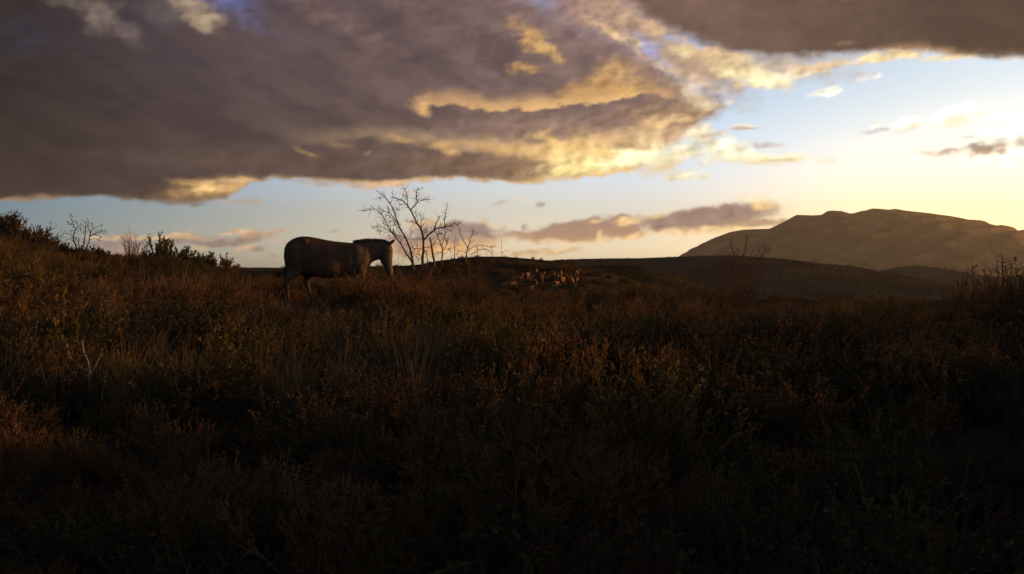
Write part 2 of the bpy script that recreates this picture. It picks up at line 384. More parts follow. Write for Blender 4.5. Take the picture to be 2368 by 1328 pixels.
# ------------------------------------------------------------------ the clouds: a layer 20 km off in front of the world's sky, only where there is cloud
def build_clouds():
    az = np.concatenate([np.arange(-180, -60, 4.0), np.arange(-60, -27, 0.75), np.arange(-27, 27, 0.066), np.arange(27, 60, 0.75), np.arange(60, 180.01, 4.0)])
    el = np.concatenate([np.arange(-12, 0, 2.0), np.arange(0, 14.6, 0.066), np.arange(14.8, 45, 0.9), np.arange(45, 89, 4.0), [89.9]])
    A, E = np.meshgrid(az, el)
    a, e = A.ravel(), E.ravel()
    c, al = clouds(a, e)
    fade = smooth(np.abs(a), 80, 130, 1, 0) * smooth(e, 60, 85, 1, 0) * smooth(e, -1.5, -0.2)  # cloud deck carried on overhead, out of view, to keep the ground dark
    c *= fade[:, None]; al *= fade
    ra, re = np.radians(a), np.radians(e)
    R = 20000.0
    co = np.stack([R * np.sin(ra) * np.cos(re), R * np.cos(ra) * np.cos(re), R * np.sin(re)], 1)
    m, N, K = new_mat('clouds')
    fc = grid_faces(len(az), len(el)); fc = fc[al[fc].max(1) > 0.004]
    used = np.unique(fc); back = np.zeros(len(co), int); back[used] = np.arange(len(used))
    co, c, al = co[used], c[used], al[used]
    me = mesh_np('clouds', co, back[fc], (m,), True)
    at_ = me.color_attributes.new('cloud', 'FLOAT_COLOR', 'POINT')
    at_.data.foreach_set('color', np.concatenate([c, al[:, None]], 1).astype(np.float32).ravel())
    g = N.new('ShaderNodeNewGeometry')
    nv = N.new('ShaderNodeVectorMath'); nv.operation = 'NORMALIZE'
    K.new(g.outputs['Position'], nv.inputs[0])
    base = sky_nodes(m.node_tree, nv.outputs[0])
    t = N.new('ShaderNodeAttribute'); t.attribute_name = 'cloud'
    inv = N.new('ShaderNodeMath'); inv.operation = 'SUBTRACT'; inv.inputs[0].default_value = 1.0
    K.new(t.outputs['Alpha'], inv.inputs[1])
    s1 = N.new('ShaderNodeVectorMath'); s1.operation = 'SCALE'
    K.new(base, s1.inputs[0]); K.new(inv.outputs[0], s1.inputs[3])
    s2 = N.new('ShaderNodeVectorMath'); s2.operation = 'ADD'
    K.new(s1.outputs[0], s2.inputs[0]); K.new(t.outputs['Color'], s2.inputs[1])
    em = N.new('ShaderNodeEmission'); K.new(s2.outputs[0], em.inputs[0]); em.inputs[1].default_value = SKYK
    out = N.new('ShaderNodeOutputMaterial'); K.new(em.outputs[0], out.inputs[0])
    m.cycles.emission_sampling = 'NONE'
    o = link(bpy.data.objects.new('clouds', me)); tag(o, kind='structure')
    return o
build_clouds()

# ------------------------------------------------------------------ materials
def noise_mat(name, cols, scale, detail=6, rough=0.9, bump=0.0, stretch=(1, 1, 1), coord='Object', rnd=0.0, spec=0.0):
    """matte surface whose colour wanders between the given colours"""
    m, N, K = new_mat(name)
    tc = N.new('ShaderNodeTexCoord'); mp = N.new('ShaderNodeMapping')
    mp.inputs['Scale'].default_value = stretch
    K.new(tc.outputs[coord], mp.inputs[0])
    nz = N.new('ShaderNodeTexNoise'); nz.inputs['Scale'].default_value = scale; nz.inputs['Detail'].default_value = detail
    K.new(mp.outputs[0], nz.inputs['Vector'])
    cr = N.new('ShaderNodeValToRGB')
    els = cr.color_ramp.elements
    els[0].position, els[1].position = 0.34, 0.66
    for i in range(len(cols) - 2): els.new(0.34 + 0.32 * (i + 1) / (len(cols) - 1))
    for e_, c in zip(els, cols): e_.color = (*c, 1)
    K.new(nz.outputs[0], cr.inputs[0])
    colr = cr.outputs[0]
    if rnd:
        oi = N.new('ShaderNodeObjectInfo'); hs = N.new('ShaderNodeHueSaturation')
        for (lo_, hi_, inp) in ((0.5 - rnd * .012, 0.5 + rnd * .012, 'Hue'), (1 - rnd * .45, 1 + rnd * .45, 'Value')):
            mr = N.new('ShaderNodeMapRange'); mr.inputs[3].default_value = lo_; mr.inputs[4].default_value = hi_
            if inp == 'Value':
                wn = N.new('ShaderNodeTexWhiteNoise'); wn.noise_dimensions = '1D'; K.new(oi.outputs['Random'], wn.inputs['W']); K.new(wn.outputs['Value'], mr.inputs[0])
            else: K.new(oi.outputs['Random'], mr.inputs[0])
            K.new(mr.outputs[0], hs.inputs[inp])
        K.new(colr, hs.inputs['Color']); colr = hs.outputs[0]
    bs = N.new('ShaderNodeBsdfPrincipled'); bs.inputs['Roughness'].default_value = rough
    bs.inputs['Specular IOR Level'].default_value = spec
    K.new(colr, bs.inputs['Base Color'])
    if bump:
        bp = N.new('ShaderNodeBump'); bp.inputs['Strength'].default_value = 0.8; bp.inputs['Distance'].default_value = bump
        K.new(nz.outputs[0], bp.inputs['Height']); K.new(bp.outputs[0], bs.inputs['Normal'])
    out = N.new('ShaderNodeOutputMaterial'); K.new(bs.outputs[0], out.inputs[0])
    return m

def leaf_mat(name, ca, cb, trans=0.35):
    """small leaves: colour varies from leaf to leaf and bush to bush, some light comes through"""
    m, N, K = new_mat(name)
    oi = N.new('ShaderNodeObjectInfo'); g = N.new('ShaderNodeNewGeometry')
    ad = N.new('ShaderNodeMath'); ad.operation = 'MULTIPLY_ADD'; ad.inputs[1].default_value = 0.6
    K.new(g.outputs['Random Per Island'], ad.inputs[0])
    h = N.new('ShaderNodeMath'); h.operation = 'MULTIPLY'; h.inputs[1].default_value = 0.4
    K.new(oi.outputs['Random'], h.inputs[0]); K.new(h.outputs[0], ad.inputs[2])
    mx = N.new('ShaderNodeMix'); mx.data_type = 'RGBA'
    K.new(ad.outputs[0], mx.inputs[0]); mx.inputs[6].default_value = (*ca, 1); mx.inputs[7].default_value = (*cb, 1)
    d = N.new('ShaderNodeBsdfDiffuse'); t = N.new('ShaderNodeBsdfTranslucent')
    K.new(mx.outputs[2], d.inputs[0]); K.new(mx.outputs[2], t.inputs[0])
    ms = N.new('ShaderNodeMixShader'); ms.inputs[0].default_value = trans
    K.new(d.outputs[0], ms.inputs[1]); K.new(t.outputs[0], ms.inputs[2])
    out = N.new('ShaderNodeOutputMaterial'); K.new(ms.outputs[0], out.inputs[0])
    return m

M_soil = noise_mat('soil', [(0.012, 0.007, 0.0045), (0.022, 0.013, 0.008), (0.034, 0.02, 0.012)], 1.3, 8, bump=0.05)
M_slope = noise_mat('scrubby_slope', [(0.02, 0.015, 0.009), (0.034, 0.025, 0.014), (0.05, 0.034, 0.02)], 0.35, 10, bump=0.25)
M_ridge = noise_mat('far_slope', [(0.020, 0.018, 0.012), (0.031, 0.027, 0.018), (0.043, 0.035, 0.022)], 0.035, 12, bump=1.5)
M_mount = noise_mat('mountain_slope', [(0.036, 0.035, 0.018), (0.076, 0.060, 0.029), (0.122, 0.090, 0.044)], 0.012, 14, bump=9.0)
M_rock = noise_mat('sandstone', [(0.045, 0.020, 0.007), (0.125, 0.057, 0.020), (0.21, 0.098, 0.036)], 1.6, 8, bump=0.08, rnd=0.6)
M_wood = noise_mat('grey_bark', [(0.045, 0.028, 0.018), (0.075, 0.046, 0.029), (0.105, 0.067, 0.043)], 9.0, 5, stretch=(1, 1, .3))
M_twig = noise_mat('brown_twig', [(0.032, 0.017, 0.010), (0.058, 0.030, 0.016), (0.085, 0.045, 0.024)], 6.0, 3, rnd=0.6)
M_pale = noise_mat('bleached_wood', [(0.24, 0.17, 0.11), (0.34, 0.25, 0.17), (0.42, 0.32, 0.22)], 12.0, 5)
M_olive = leaf_mat('olive_leaf', (0.058, 0.042, 0.013), (0.125, 0.082, 0.023))
M_russet = leaf_mat('russet_leaf', (0.082, 0.041, 0.015), (0.15, 0.078, 0.026))
M_dark = leaf_mat('dark_leaf', (0.032, 0.024, 0.012), (0.064, 0.046, 0.019), 0.2)
M_straw = leaf_mat('dry_grass', (0.07, 0.046, 0.022), (0.13, 0.085, 0.04), 0.3)

# ------------------------------------------------------------------ ground
def sstep(x, a, b):
    t = np.clip((x - a) / (b - a), 0, 1); return t * t * (3 - 2 * t)

PX_ = np.array([-60, -40, -20, -13.4, -11.7, -10.4, -8.85, -7.2, -6.6, -4.3, -3.4, 0, 7, 14, 60])
PZ_ = np.array([4.4, 3.6, 2.25, 1.70, 1.42, 1.20, 1.12, .86, .78, .56, .50, .22, .06, 0.0, 0.0])
def ground_z(x, y):
    x = np.asarray(x, float); y = np.asarray(y, float)
    z = np.interp(x, PX_, PZ_) * sstep(y, 3, 30)
    # bank added out of view at right, keeping low sun off the nearest scrub
    d = np.clip(x - (7.5 + 0.42 * np.clip(y, -10, 60)), 0, None)
    hgt = np.interp(y, [-30, 0, 6.5, 9.5, 12, 15, 20, 30, 45], [3.2, 3.2, 3.0, 1.85, 1.15, 0.9, 0.6, 0.35, 0.2])
    z = z + hgt * sstep(d, 0, 7)
    st = np.where(x < -5, 31.0, 38.0)
    z = z - np.clip((np.clip(y - st, 0, None)) * 0.16, 0, 13.0) * sstep(y, st, st + 8)
    near = sstep(np.hypot(x, y), 160, 60)
    z = z + near * (0.24 * perlin(x * .35 + 3.3, y * .35) + 0.07 * perlin(x * 1.1, y * 1.1 + 9))
    far = sstep(np.hypot(x, y), 150, 400)
    z = z + far * 1.5 * perlin(x * .01, y * .01)
    return z

def axis(lo, near, hi, step, n):
    a = np.arange(lo, near, step)
    g = np.geomspace(1, 1 + (hi - near), n) - 1 + near
    return np.concatenate([a, g])
xs = np.concatenate([-axis(0.3, 46, 5200, .3, 30)[::-1], [0.0], axis(0.3, 46, 5200, .3, 30)])
ys = np.concatenate([-axis(.5, 12, 3000, .5, 20)[::-1], [0.0], axis(.3, 62, 5400, .3, 30)])
GX, GY = np.meshgrid(xs, ys)
gz = ground_z(GX.ravel(), GY.ravel())
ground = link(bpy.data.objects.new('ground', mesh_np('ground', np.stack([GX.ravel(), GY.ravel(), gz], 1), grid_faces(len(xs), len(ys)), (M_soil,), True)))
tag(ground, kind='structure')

# ------------------------------------------------------------------ hills behind
class Hill:
    def __init__(s, name, pts, Y0, front, back, base, nx, ny, mat, rough, power=1.0, spurs=0.0, fscale=1.0):
        s.Y0, s.front, s.back, s.base, s.rough, s.power, s.spurs, s.fs = Y0, front, back, base, rough, power, spurs, fscale
        s.cx = np.array([at(px, py, Y0).x for px, py in pts]); s.cz = np.array([at(px, py, Y0).z for px, py in pts])
        X = np.linspace(s.cx[0], s.cx[-1], nx)
        t = np.linspace(-1, 1, ny); t = np.sign(t) * np.abs(t) ** 1.25
        Yv = np.where(t < 0, Y0 + t * front, Y0 + t * back)
        XX, YY = np.meshgrid(X, Yv)
        z = s.z(XX.ravel(), YY.ravel())
        s.ob = link(bpy.data.objects.new(name, mesh_np(name, np.stack([XX.ravel(), YY.ravel(), z], 1), grid_faces(nx, ny), (mat,), True)))
        tag(s.ob, kind='structure')
    def z(s, x, y):
        x = np.asarray(x, float); y = np.asarray(y, float)
        # the profile is traced at Y0, so follow the line of sight only there and keep the shape in depth
        cr = np.interp(x, s.cx, s.cz)
        d = np.where(y < s.Y0, (s.Y0 - y) / s.front, (y - s.Y0) / s.back)
        d = np.clip(d, 0, 1); p = .45 * np.cos(d * math.pi / 2) ** (1.6 * s.power) + .55 * (1 - d) ** (1.0 + .4 * s.power)
        h = s.base + (cr - s.base) * p
        f = s.fs
        n = fbm(x, y, f / s.front * 6, 5, .55, 3.0) - .5
        h = h + n * s.rough * (0.12 + 4 * p * (1 - p))
        if s.spurs:
            q = x + 0.75 * (s.Y0 - y)                          # gullies run down to the right
            w = q / 120 + 1.3 * (fbm(x, y, 1 / 420, 4, .5, 8) - .5)
            rdg = np.abs((w - np.floor(w)) * 2 - 1)
            w2_ = q / 45 + 1.0 * (fbm(x, y, 1 / 160, 3, .5, 9) - .5)
            rdg2 = np.abs((w2_ - np.floor(w2_)) * 2 - 1)
            w3_ = q / 17 + .8 * (fbm(x, y, 1 / 60, 3, .5, 10) - .5)
            rdg3 = np.abs((w3_ - np.floor(w3_)) * 2 - 1)
            h = h - s.spurs * (rdg * .62 + rdg2 * .28 + rdg3 * .10) * 4 * p * (1 - p) * np.clip((cr - s.base) / 120, 0, 1)
        return h
    def hit(s, px, py):
        """first point of the slope under a photo point"""
        r = ray(px, py)
        Yv = np.linspace(s.Y0 - s.front, s.Y0 + s.back * .3, 600)
        t = Yv / r.y
        zz = CAM.z + r.z * t
        k = np.nonzero(s.z(r.x * t, Yv) >= zz)[0]
        i = k[0] if len(k) else int(np.argmin(np.abs(Yv - s.Y0)))
        return Vector((r.x * t[i], Yv[i], float(s.z(r.x * t[i], Yv[i]))))

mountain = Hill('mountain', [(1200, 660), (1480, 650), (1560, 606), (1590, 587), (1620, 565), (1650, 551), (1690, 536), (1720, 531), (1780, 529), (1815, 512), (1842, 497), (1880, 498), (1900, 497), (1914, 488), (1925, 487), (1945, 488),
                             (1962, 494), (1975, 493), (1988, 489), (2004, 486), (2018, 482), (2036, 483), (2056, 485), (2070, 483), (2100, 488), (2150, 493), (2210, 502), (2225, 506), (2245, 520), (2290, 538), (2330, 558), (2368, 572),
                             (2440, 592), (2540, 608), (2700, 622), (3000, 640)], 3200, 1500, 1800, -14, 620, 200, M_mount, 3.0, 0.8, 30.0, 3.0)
knoll = Hill('knoll', [(1500, 690), (1900, 664), (1985, 648), (2030, 630), (2070, 619), (2110, 613), (2150, 617), (2190, 629), (2240, 638), (2300, 640), (2368, 638), (2500, 634), (2700, 640), (3000, 650)], 950, 330, 300, -14, 200, 50, M_ridge, 2.0, 1.0)
ridge = Hill('ridge', [(-900, 600), (-200, 612), (300, 616), (560, 619), (660, 619), (760, 616), (900, 615), (1000, 612), (1150, 606), (1250, 604), (1300, 600), (1380, 598), (1480, 597), (1560, 594), (1640, 591), (1700, 591), (1760, 595), (1820, 600), (1900, 610),
                       (1960, 614), (2010, 624), (2060, 637), (2110, 652), (2200, 668), (2350, 680), (2600, 690), (3000, 700)], 430, 240, 300, -13, 380, 80, M_ridge, 1.6, 1.0)
hill = Hill('hill', [(-300, 640), (300, 632), (520, 627), (640, 625), (760, 622), (860, 618), (930, 615), (975, 611), (1010, 603), (1060, 597), (1110, 593), (1160, 593), (1215, 597), (1270, 603), (1340, 612), (1390, 624), (1440, 640), (1500, 658), (1580, 678), (1680, 700), (1800, 716)],
            58, 19, 26, -2.2, 260, 90, M_slope, 0.30, 0.75)
M_spur = noise_mat('spur_slope', [(0.016, 0.012, 0.006), (0.024, 0.018, 0.009), (0.034, 0.024, 0.012)], 0.08, 12, bump=.8)
spur = Hill('spur', [(1180, 640), (1340, 618), (1420, 611), (1480, 614), (1540, 628), (1610, 654), (1700, 684), (1800, 706)], 200, 80, 80, -12, 90, 40, M_spur, 1.0)

# ------------------------------------------------------------------ tubes and leaves
class Bag:
    """collects triangles"""
    def __init__(s): s.v, s.f, s.n = [], [], 0
    def add(s, v, f):
        s.v.append(np.asarray(v, float)); s.f.append(np.asarray(f, int) + s.n); s.n += len(v)
    def mesh(s, name, mat, smooth_=False):
        return mesh_np(name, np.concatenate(s.v), np.concatenate(s.f), (mat,), smooth_)

def tube(bag, pts, radii, sides=5):
    pts = [Vector(p) for p in pts]
    n = len(pts)
    vs = []; ref = Vector((0.37, 0.61, 0.7))
    for i, p in enumerate(pts):
        d = (pts[min(i + 1, n - 1)] - pts[max(i - 1, 0)])
        if d.length < 1e-9: d = Vector((0, 0, 1))
        d.normalize()
        a = d.cross(ref)
        if a.length < .05: a = d.cross(Vector((1, 0, 0)))
        a.normalize(); b = d.cross(a)
        for k in range(sides):
            t = 2 * math.pi * k / sides
            vs.append(p + (a * math.cos(t) + b * math.sin(t)) * radii[i])
    f = []
    for i in range(n - 1):
        for k in range(sides):
            q = i * sides + k; r = i * sides + (k + 1) % sides
            f += [(q, r, q + sides), (r, r + sides, q + sides)]
    vs.append(pts[-1] + (pts[-1] - pts[-2]) * 0.1); e = len(vs) - 1
    for k in range(sides): f.append(((n - 1) * sides + k, (n - 1) * sides + (k + 1) % sides, e))
    bag.add([tuple(q) for q in vs], f)

def leaves(bag, pos, dirs, length, width, rng):
    """one folded rhombus (two triangles) per position"""
    n = len(pos)
    d = dirs / np.linalg.norm(dirs, axis=1, keepdims=True)
    r = rng.normal(size=(n, 3)); s = np.cross(d, r); s /= np.linalg.norm(s, axis=1, keepdims=True) + 1e-9
    L_ = (length * rng.uniform(.6, 1.35, n))[:, None]; W_ = (width * rng.uniform(.7, 1.3, n))[:, None]
    up = np.cross(s, d) * L_ * .12
    v = np.stack([pos, pos + d * L_ * .5 + s * W_ + up, pos + d * L_, pos + d * L_ * .5 - s * W_ + up], 1).reshape(-1, 3)
    i = np.arange(n)[:, None] * 4
    f = np.concatenate([i + np.array([[0, 1, 2]]), i + np.array([[0, 2, 3]])])
    bag.add(v, f)

def make_shrub(seed, h, spread, n_stem, twigs, leaf_n, leaf_l, leaf_w, upright=0.5, r0=0.006, tip_only=True):
    """a scrub bush: stems fan out from the root, branch, and carry leaves; returns stem and leaf bags"""
    rng = np.random.RandomState(seed); sb, lb = Bag(), Bag()
    P_, D_ = [], []
    for i in range(n_stem):
        az = rng.uniform(0, 2 * math.pi); tilt = abs(rng.normal(0, 1)) * .55 * (1.25 - upright) + .08
        ln = h * rng.uniform(.6, 1.08)
        p = np.array([rng.normal(0, .05) * spread, rng.normal(0, .05) * spread, -0.03])
        out = np.array([math.cos(az), math.sin(az), 0])
        d = out * math.sin(min(tilt, 1.4)) * spread + np.array([0, 0, math.cos(min(tilt, 1.4))]); d /= np.linalg.norm(d)
        path = [p]; seg = 5
        for k in range(seg):
            d = d + np.array([0, 0, .10 * upright]) + rng.normal(0, .11, 3); d /= np.linalg.norm(d)
            p = p + d * ln / seg; path.append(p)
        rad = [r0 * rng.uniform(.8, 1.2) * (1 - .8 * k / seg) for k in range(seg + 1)]
        tube(sb, path, rad, 3)
        path = np.array(path)
        ends = [(path, .45)]
        for t in range(twigs):
            k = rng.uniform(.3, .95); i0 = k * seg; a = int(i0); q = path[a] + (path[min(a + 1, seg)] - path[a]) * (i0 - a)
            dd = path[min(a + 1, seg)] - path[a]; dd = dd / (np.linalg.norm(dd) + 1e-9) + rng.normal(0, .5, 3) + np.array([0, 0, .25]); dd /= np.linalg.norm(dd)
            tl = ln * rng.uniform(.14, .34)
            q1 = q + dd * tl * .5; dd2 = dd + rng.normal(0, .2, 3) + np.array([0, 0, .15]); q2 = q1 + dd2 / np.linalg.norm(dd2) * tl * .5
            tube(sb, [q, q1, q2], [r0 * .45, r0 * .35, r0 * .18], 3)
            ends.append((np.array([q, q1, q2]), 0.0))
        for pth, lo_ in ends:
            m_ = leaf_n if lo_ == 0 else leaf_n * 2
            if m_ == 0: continue
            k = rng.uniform(lo_, 1.0, m_) * (len(pth) - 1); a = np.minimum(k.astype(int), len(pth) - 2); fr = (k - a)[:, None]
            q = pth[a] * (1 - fr) + pth[a + 1] * fr
            dd = pth[a + 1] - pth[a]; dd = dd / (np.linalg.norm(dd, axis=1, keepdims=True) + 1e-9)
            P_.append(q); D_.append(dd * .7 + rng.normal(0, .45, (m_, 3)) + np.array([0, 0, .1]))
    if P_:
        leaves(lb, np.concatenate(P_), np.concatenate(D_), leaf_l, leaf_w, rng)
    return sb, lb

def make_tuft(seed, h, n):
    """a tussock of dry grass: curved three-sided blades"""
    rng = np.random.RandomState(seed); b = Bag()
    for i in range(n):
        az = rng.uniform(0, 6.283); tl = abs(rng.normal(0, .3)) + .03; ln = h * rng.uniform(.5, 1.1)
        p = np.array([rng.normal(0, .035), rng.normal(0, .035), -.02]); o = np.array([math.cos(az), math.sin(az), 0])
        pts = [p + o * ln * math.sin(tl) * (t ** 1.7) * 1.2 + np.array([0, 0, ln * t * math.cos(tl * t)]) for t in (0, .4, .75, 1)]
        tube(b, pts, [.0028, .0024, .0016, .0006], 3)
    return b

# prototypes: kind words, stem material, leaf material, meshes
PROTO = []
def proto(name, desc, sm, lm, sb, lb):
    s = sb.mesh('stems', sm); l = lb.mesh('foliage', lm) if lb.n else None
    bm = bmesh.new(); bm.from_mesh(s)
    me = bpy.data.meshes.new(name); me.materials.append(sm); me.materials.append(lm)
    if l:
        k = len(bm.faces); bm.from_mesh(l); bm.faces.ensure_lookup_table()
        for f in bm.faces[k:]: f.material_index = 1
    bm.to_mesh(me); bm.free()
    PROTO.append(dict(name=name, desc=desc, stems=s, foliage=l, whole=bpy.data.objects.new(name, me)))

proto('shrub', 'olive small-leaved bush', M_twig, M_olive, *make_shrub(1, .48, 1.4, 38, 6, 10, .024, .0065, .3))
proto('shrub', 'olive small-leaved bush', M_twig, M_olive, *make_shrub(2, .42, 1.5, 40, 6, 10, .022, .0065, .25))
proto('shrub', 'russet twiggy bush', M_twig, M_russet, *make_shrub(3, .44, 1.35, 44, 8, 7, .018, .0055, .35))
proto('shrub', 'russet twiggy bush', M_twig, M_russet, *make_shrub(4, .50, 1.2, 40, 8, 7, .018, .0055, .5))
proto('shrub', 'dark dense bush', M_twig, M_dark, *make_shrub(5, .46, 1.5, 40, 6, 11, .024, .008, .25))
proto('shrub', 'dark dense bush', M_twig, M_dark, *make_shrub(6, .54, 1.3, 38, 6, 11, .024, .008, .35))
proto('shrub', 'dry leafless bush', M_wood, M_straw, *make_shrub(7, .50, 1.2, 34, 9, 0, .02, .005, .45))
N_SHRUB = len(PROTO)
for sd_, hh in ((21, .42), (22, .55)):
    g_ = make_tuft(sd_, hh, 70)
    proto('grass_tuft', 'dry grass tuft', M_straw, M_straw, g_, Bag())

def project(p):
    d = Vector(p) - CAM
    c, s = math.cos(PITCH), math.sin(PITCH)
    fy = d.y * c - d.z * s; fz = d.y * s + d.z * c
    if fy < .1: return None
    return W / 2 + d.x / fy * F, H / 2 - fz / fy * F, fy

# scatter over the near ground ------------------------------------------------
rs = random.Random(5)
spots = []
def kind_at(x, y, r):
    """which bush grows here: drifts of russet, olive and dark scrub"""
    n = float(perlin(np.array([x * .16 + 40]), np.array([y * .16 + 7]))[0]) + r.gauss(0, .16)
    m = float(perlin(np.array([x * .23 - 11]), np.array([y * .23 + 70]))[0]) + r.gauss(0, .12)
    if m > .24: return r.choice((4, 5))
    if n > .04: return r.choice((2, 3, 3, 2, 0, 6))
    if n < -.2: return r.choice((0, 1, 5, 1))
    return r.choice((0, 1, 2, 0, 1, 5))
KEEP_CLEAR = []          # (px0, px1, py_top, y_max): bushes nearer than y_max may not rise above py_top there
KEEP_CLEAR += [(648, 690, 672, 20.0), (690, 735, 690, 20.2), (735, 925, 640, 20.0), (600, 980, 634, 26), (930, 1300, 640, 40)]
KEEP_CLEAR += [(-200, 0, 520, 45), (0, 60, 528, 45), (60, 130, 552, 45), (130, 230, 574, 45), (230, 340, 584, 45), (340, 440, 580, 45), (440, 500, 592, 45), (500, 560, 612, 45), (560, 650, 632, 45)]
KEEP_CLEAR += [(1130, 1360, 664, 45), (1360, 1560, 652, 45), (1560, 1700, 662, 45), (2250, 2500, 652, 45)]
for i in range(14):
    KEEP_CLEAR.append((1700 + 40 * i, 1740 + 40 * i, 684 + 16 * math.sin(i * 1.9) + 8 * math.sin(i * 4.3 + 1), 45))
KEEP_CLEAR += [(160, 240, 935, 7.0), (485, 530, 985, 6.5)]
def blocked(x, y, z, h, rad):
    q = project((x, y, z + h))
    if q is None: return False
    hw = rad * F / q[2]
    for a, b, t, ym in KEEP_CLEAR:
        if y < ym and q[0] + hw * .7 > a and q[0] - hw * .7 < b and q[1] < t: return True
    return False
def scatter(n, y0, y1, smin, smax):
    for i in range(n):
        y = math.sqrt(rs.uniform(y0 * y0, y1 * y1)); x = rs.uniform(-1, 1) * (.49 * y + 1.6)
        if y > 32.5 and x < -6: continue
        if y > 9 and float(perlin(np.array([x * .3 + 5]), np.array([y * .3 - 3]))[0]) < -.27 and rs.random() < .8: continue
        s = rs.uniform(smin, smax) * (1.55 if rs.random() < .16 else .9)
        z = float(ground_z(x, y))
        if 20 < y < 22.5 and -5.2 < x < -1.4: s *= .55
        for tr in range(4):
            if not blocked(x, y, z, .55 * s, .3 * s): break
            s *= .72
        else: continue
        k = kind_at(x, y, rs)
        if y < 15 and k == 6: k = rs.choice((2, 3, 5))
        if y < 7 and rs.random() < .55: k = rs.choice((4, 5, 2))  # dark-leaved kinds favoured close by, their colour deepening the foreground shade
        spots.append((x, y, z, s, k))
scatter(190, 2.4, 7.5, .42, .75)
scatter(160, 2.5, 5.0, .28, .5)
scatter(420, 4.5, 11, .25, .5)
scatter(560, 6.5, 14, .6, 1.15)
scatter(1100, 13, 25, .65, 1.2)
scatter(1300, 24, 40, .7, 1.25)
for i in range(34):                        # thicket between the camera and the zebra's legs
    px_ = rs.uniform(740, 960); y = rs.uniform(16.0, 19.4); x = (px_ - W / 2) / F * y
    spots.append((x, y, float(ground_z(x, y)), rs.uniform(1.1, 1.5) if px_ > 795 else rs.uniform(.75, 1.0), rs.choice((2, 3, 3, 2, 0))))
for i in range(420):                       # small bushes along the crest of the left slope
    y = rs.uniform(25, 31.5); x = -rs.uniform(5.2, .47 * y); z = float(ground_z(x, y)); s = rs.uniform(.45, .95)
    for tr in range(4):
        if not blocked(x, y, z, .5 * s, .3 * s): break
        s *= .8
    else: continue
    spots.append((x, y, z, s, rs.choice((0, 1, 4, 5, 5, 2))))

# ------------------------------------------------------------------ place the scrub: the largest in view one by one, the rest as one mass
def points_cloud(name, rows, protos, kind='stuff'):
    """rows: (x, y, z, scale, index, tilt_x, tilt_y, spin) -> one object whose points carry the plants"""
    me = bpy.data.meshes.new(name)
    rows = np.array(rows, float)
    me.vertices.add(len(rows)); me.vertices.foreach_set('co', rows[:, :3].astype(np.float32).ravel())
    a = me.attributes.new('size', 'FLOAT', 'POINT'); a.data.foreach_set('value', rows[:, 3].astype(np.float32))
    a = me.attributes.new('which', 'INT', 'POINT'); a.data.foreach_set('value', rows[:, 4].astype(np.int32))
    a = me.attributes.new('turn', 'FLOAT_VECTOR', 'POINT'); a.data.foreach_set('vector', rows[:, 5:8].astype(np.float32).ravel())
    o = link(bpy.data.objects.new(name, me)); tag(o, kind=kind)
    ng = bpy.data.node_groups.new(name, 'GeometryNodeTree')
    ng.interface.new_socket('Geometry', in_out='INPUT', socket_type='NodeSocketGeometry')
    ng.interface.new_socket('Geometry', in_out='OUTPUT', socket_type='NodeSocketGeometry')
    N, K = ng.nodes, ng.links
    gi, go = N.new('NodeGroupInput'), N.new('NodeGroupOutput')
    jn = N.new('GeometryNodeJoinGeometry')
    for p in reversed(protos):
        oi = N.new('GeometryNodeObjectInfo'); oi.inputs['Object'].default_value = p; oi.inputs['As Instance'].default_value = True
        K.new(oi.outputs['Geometry'], jn.inputs[0])
    ip = N.new('GeometryNodeInstanceOnPoints')
    K.new(gi.outputs[0], ip.inputs['Points']); K.new(jn.outputs[0], ip.inputs['Instance'])
    ip.inputs['Pick Instance'].default_value = True
    def attr(nm, ty):
        n = N.new('GeometryNodeInputNamedAttribute'); n.data_type = ty; n.inputs['Name'].default_value = nm; return n.outputs['Attribute']
    K.new(attr('which', 'INT'), ip.inputs['Instance Index'])
    K.new(attr('turn', 'FLOAT_VECTOR'), ip.inputs['Rotation'])
    K.new(attr('size', 'FLOAT'), ip.inputs['Scale'])
    K.new(ip.outputs[0], go.inputs[0])
    md = o.modifiers.new('plants', 'NODES'); md.node_group = ng
    return o

def zone(px, py, y):
    col_ = 'left' if px < 620 else 'middle' if px < 1250 else 'right of the middle' if px < 1800 else 'far right'
    if y < 7.5: return 'in the black foreground', col_
    if y < 13: return 'in the nearer scrub', col_
    if y < 20: return 'in the middle scrub', col_
    return 'in the farther scrub', col_

def seen(sp):
    x, y, z, s, k = sp
    q = project((x, y, z + .25 * s))
    if q is None or not (-60 < q[0] < W + 60 and q[1] < H + 40): return 0
    return s * F / q[2]
order = sorted(range(len(spots)), key=lambda i: -seen(spots[i]))
single = [i for i in order if seen(spots[i]) > 0][:290]
rest = [i for i in range(len(spots)) if i not in set(single)]
for i in single:
    x, y, z, s, k = spots[i]
    p = PROTO[k]; q = project((x, y, z + .25 * s))
    a, b = zone(q[0], q[1], y)
    e = empty(p['name'], (x, y, z), rs.uniform(0, 6.283)); e.scale = (s * rs.uniform(.9, 1.15), s * rs.uniform(.9, 1.15), s)
    side = {'left': 'on the left', 'middle': 'below the zebra and tree', 'right of the middle': 'right of the middle', 'far right': 'on the far right'}[b]
    lab = '%s %s, %s of the picture' % (p['desc'], a, side) if 'zebra' not in side else '%s %s, %s' % (p['desc'], a, side)
    tag(e, lab, 'bush', '%ses %s %s' % (p['desc'], a, side))
    for nm in ('stems', 'foliage'):
        if p[nm] is not None: link(bpy.data.objects.new(nm, p[nm]), e)

def row(x, y, z, s, k, r=rs): return (x, y, z, s, k, r.gauss(0, .08), r.gauss(0, .08), r.uniform(0, 6.283))
whole = [p['whole'] for p in PROTO]
points_cloud('scrub', [row(*spots[i]) for i in rest], whole)
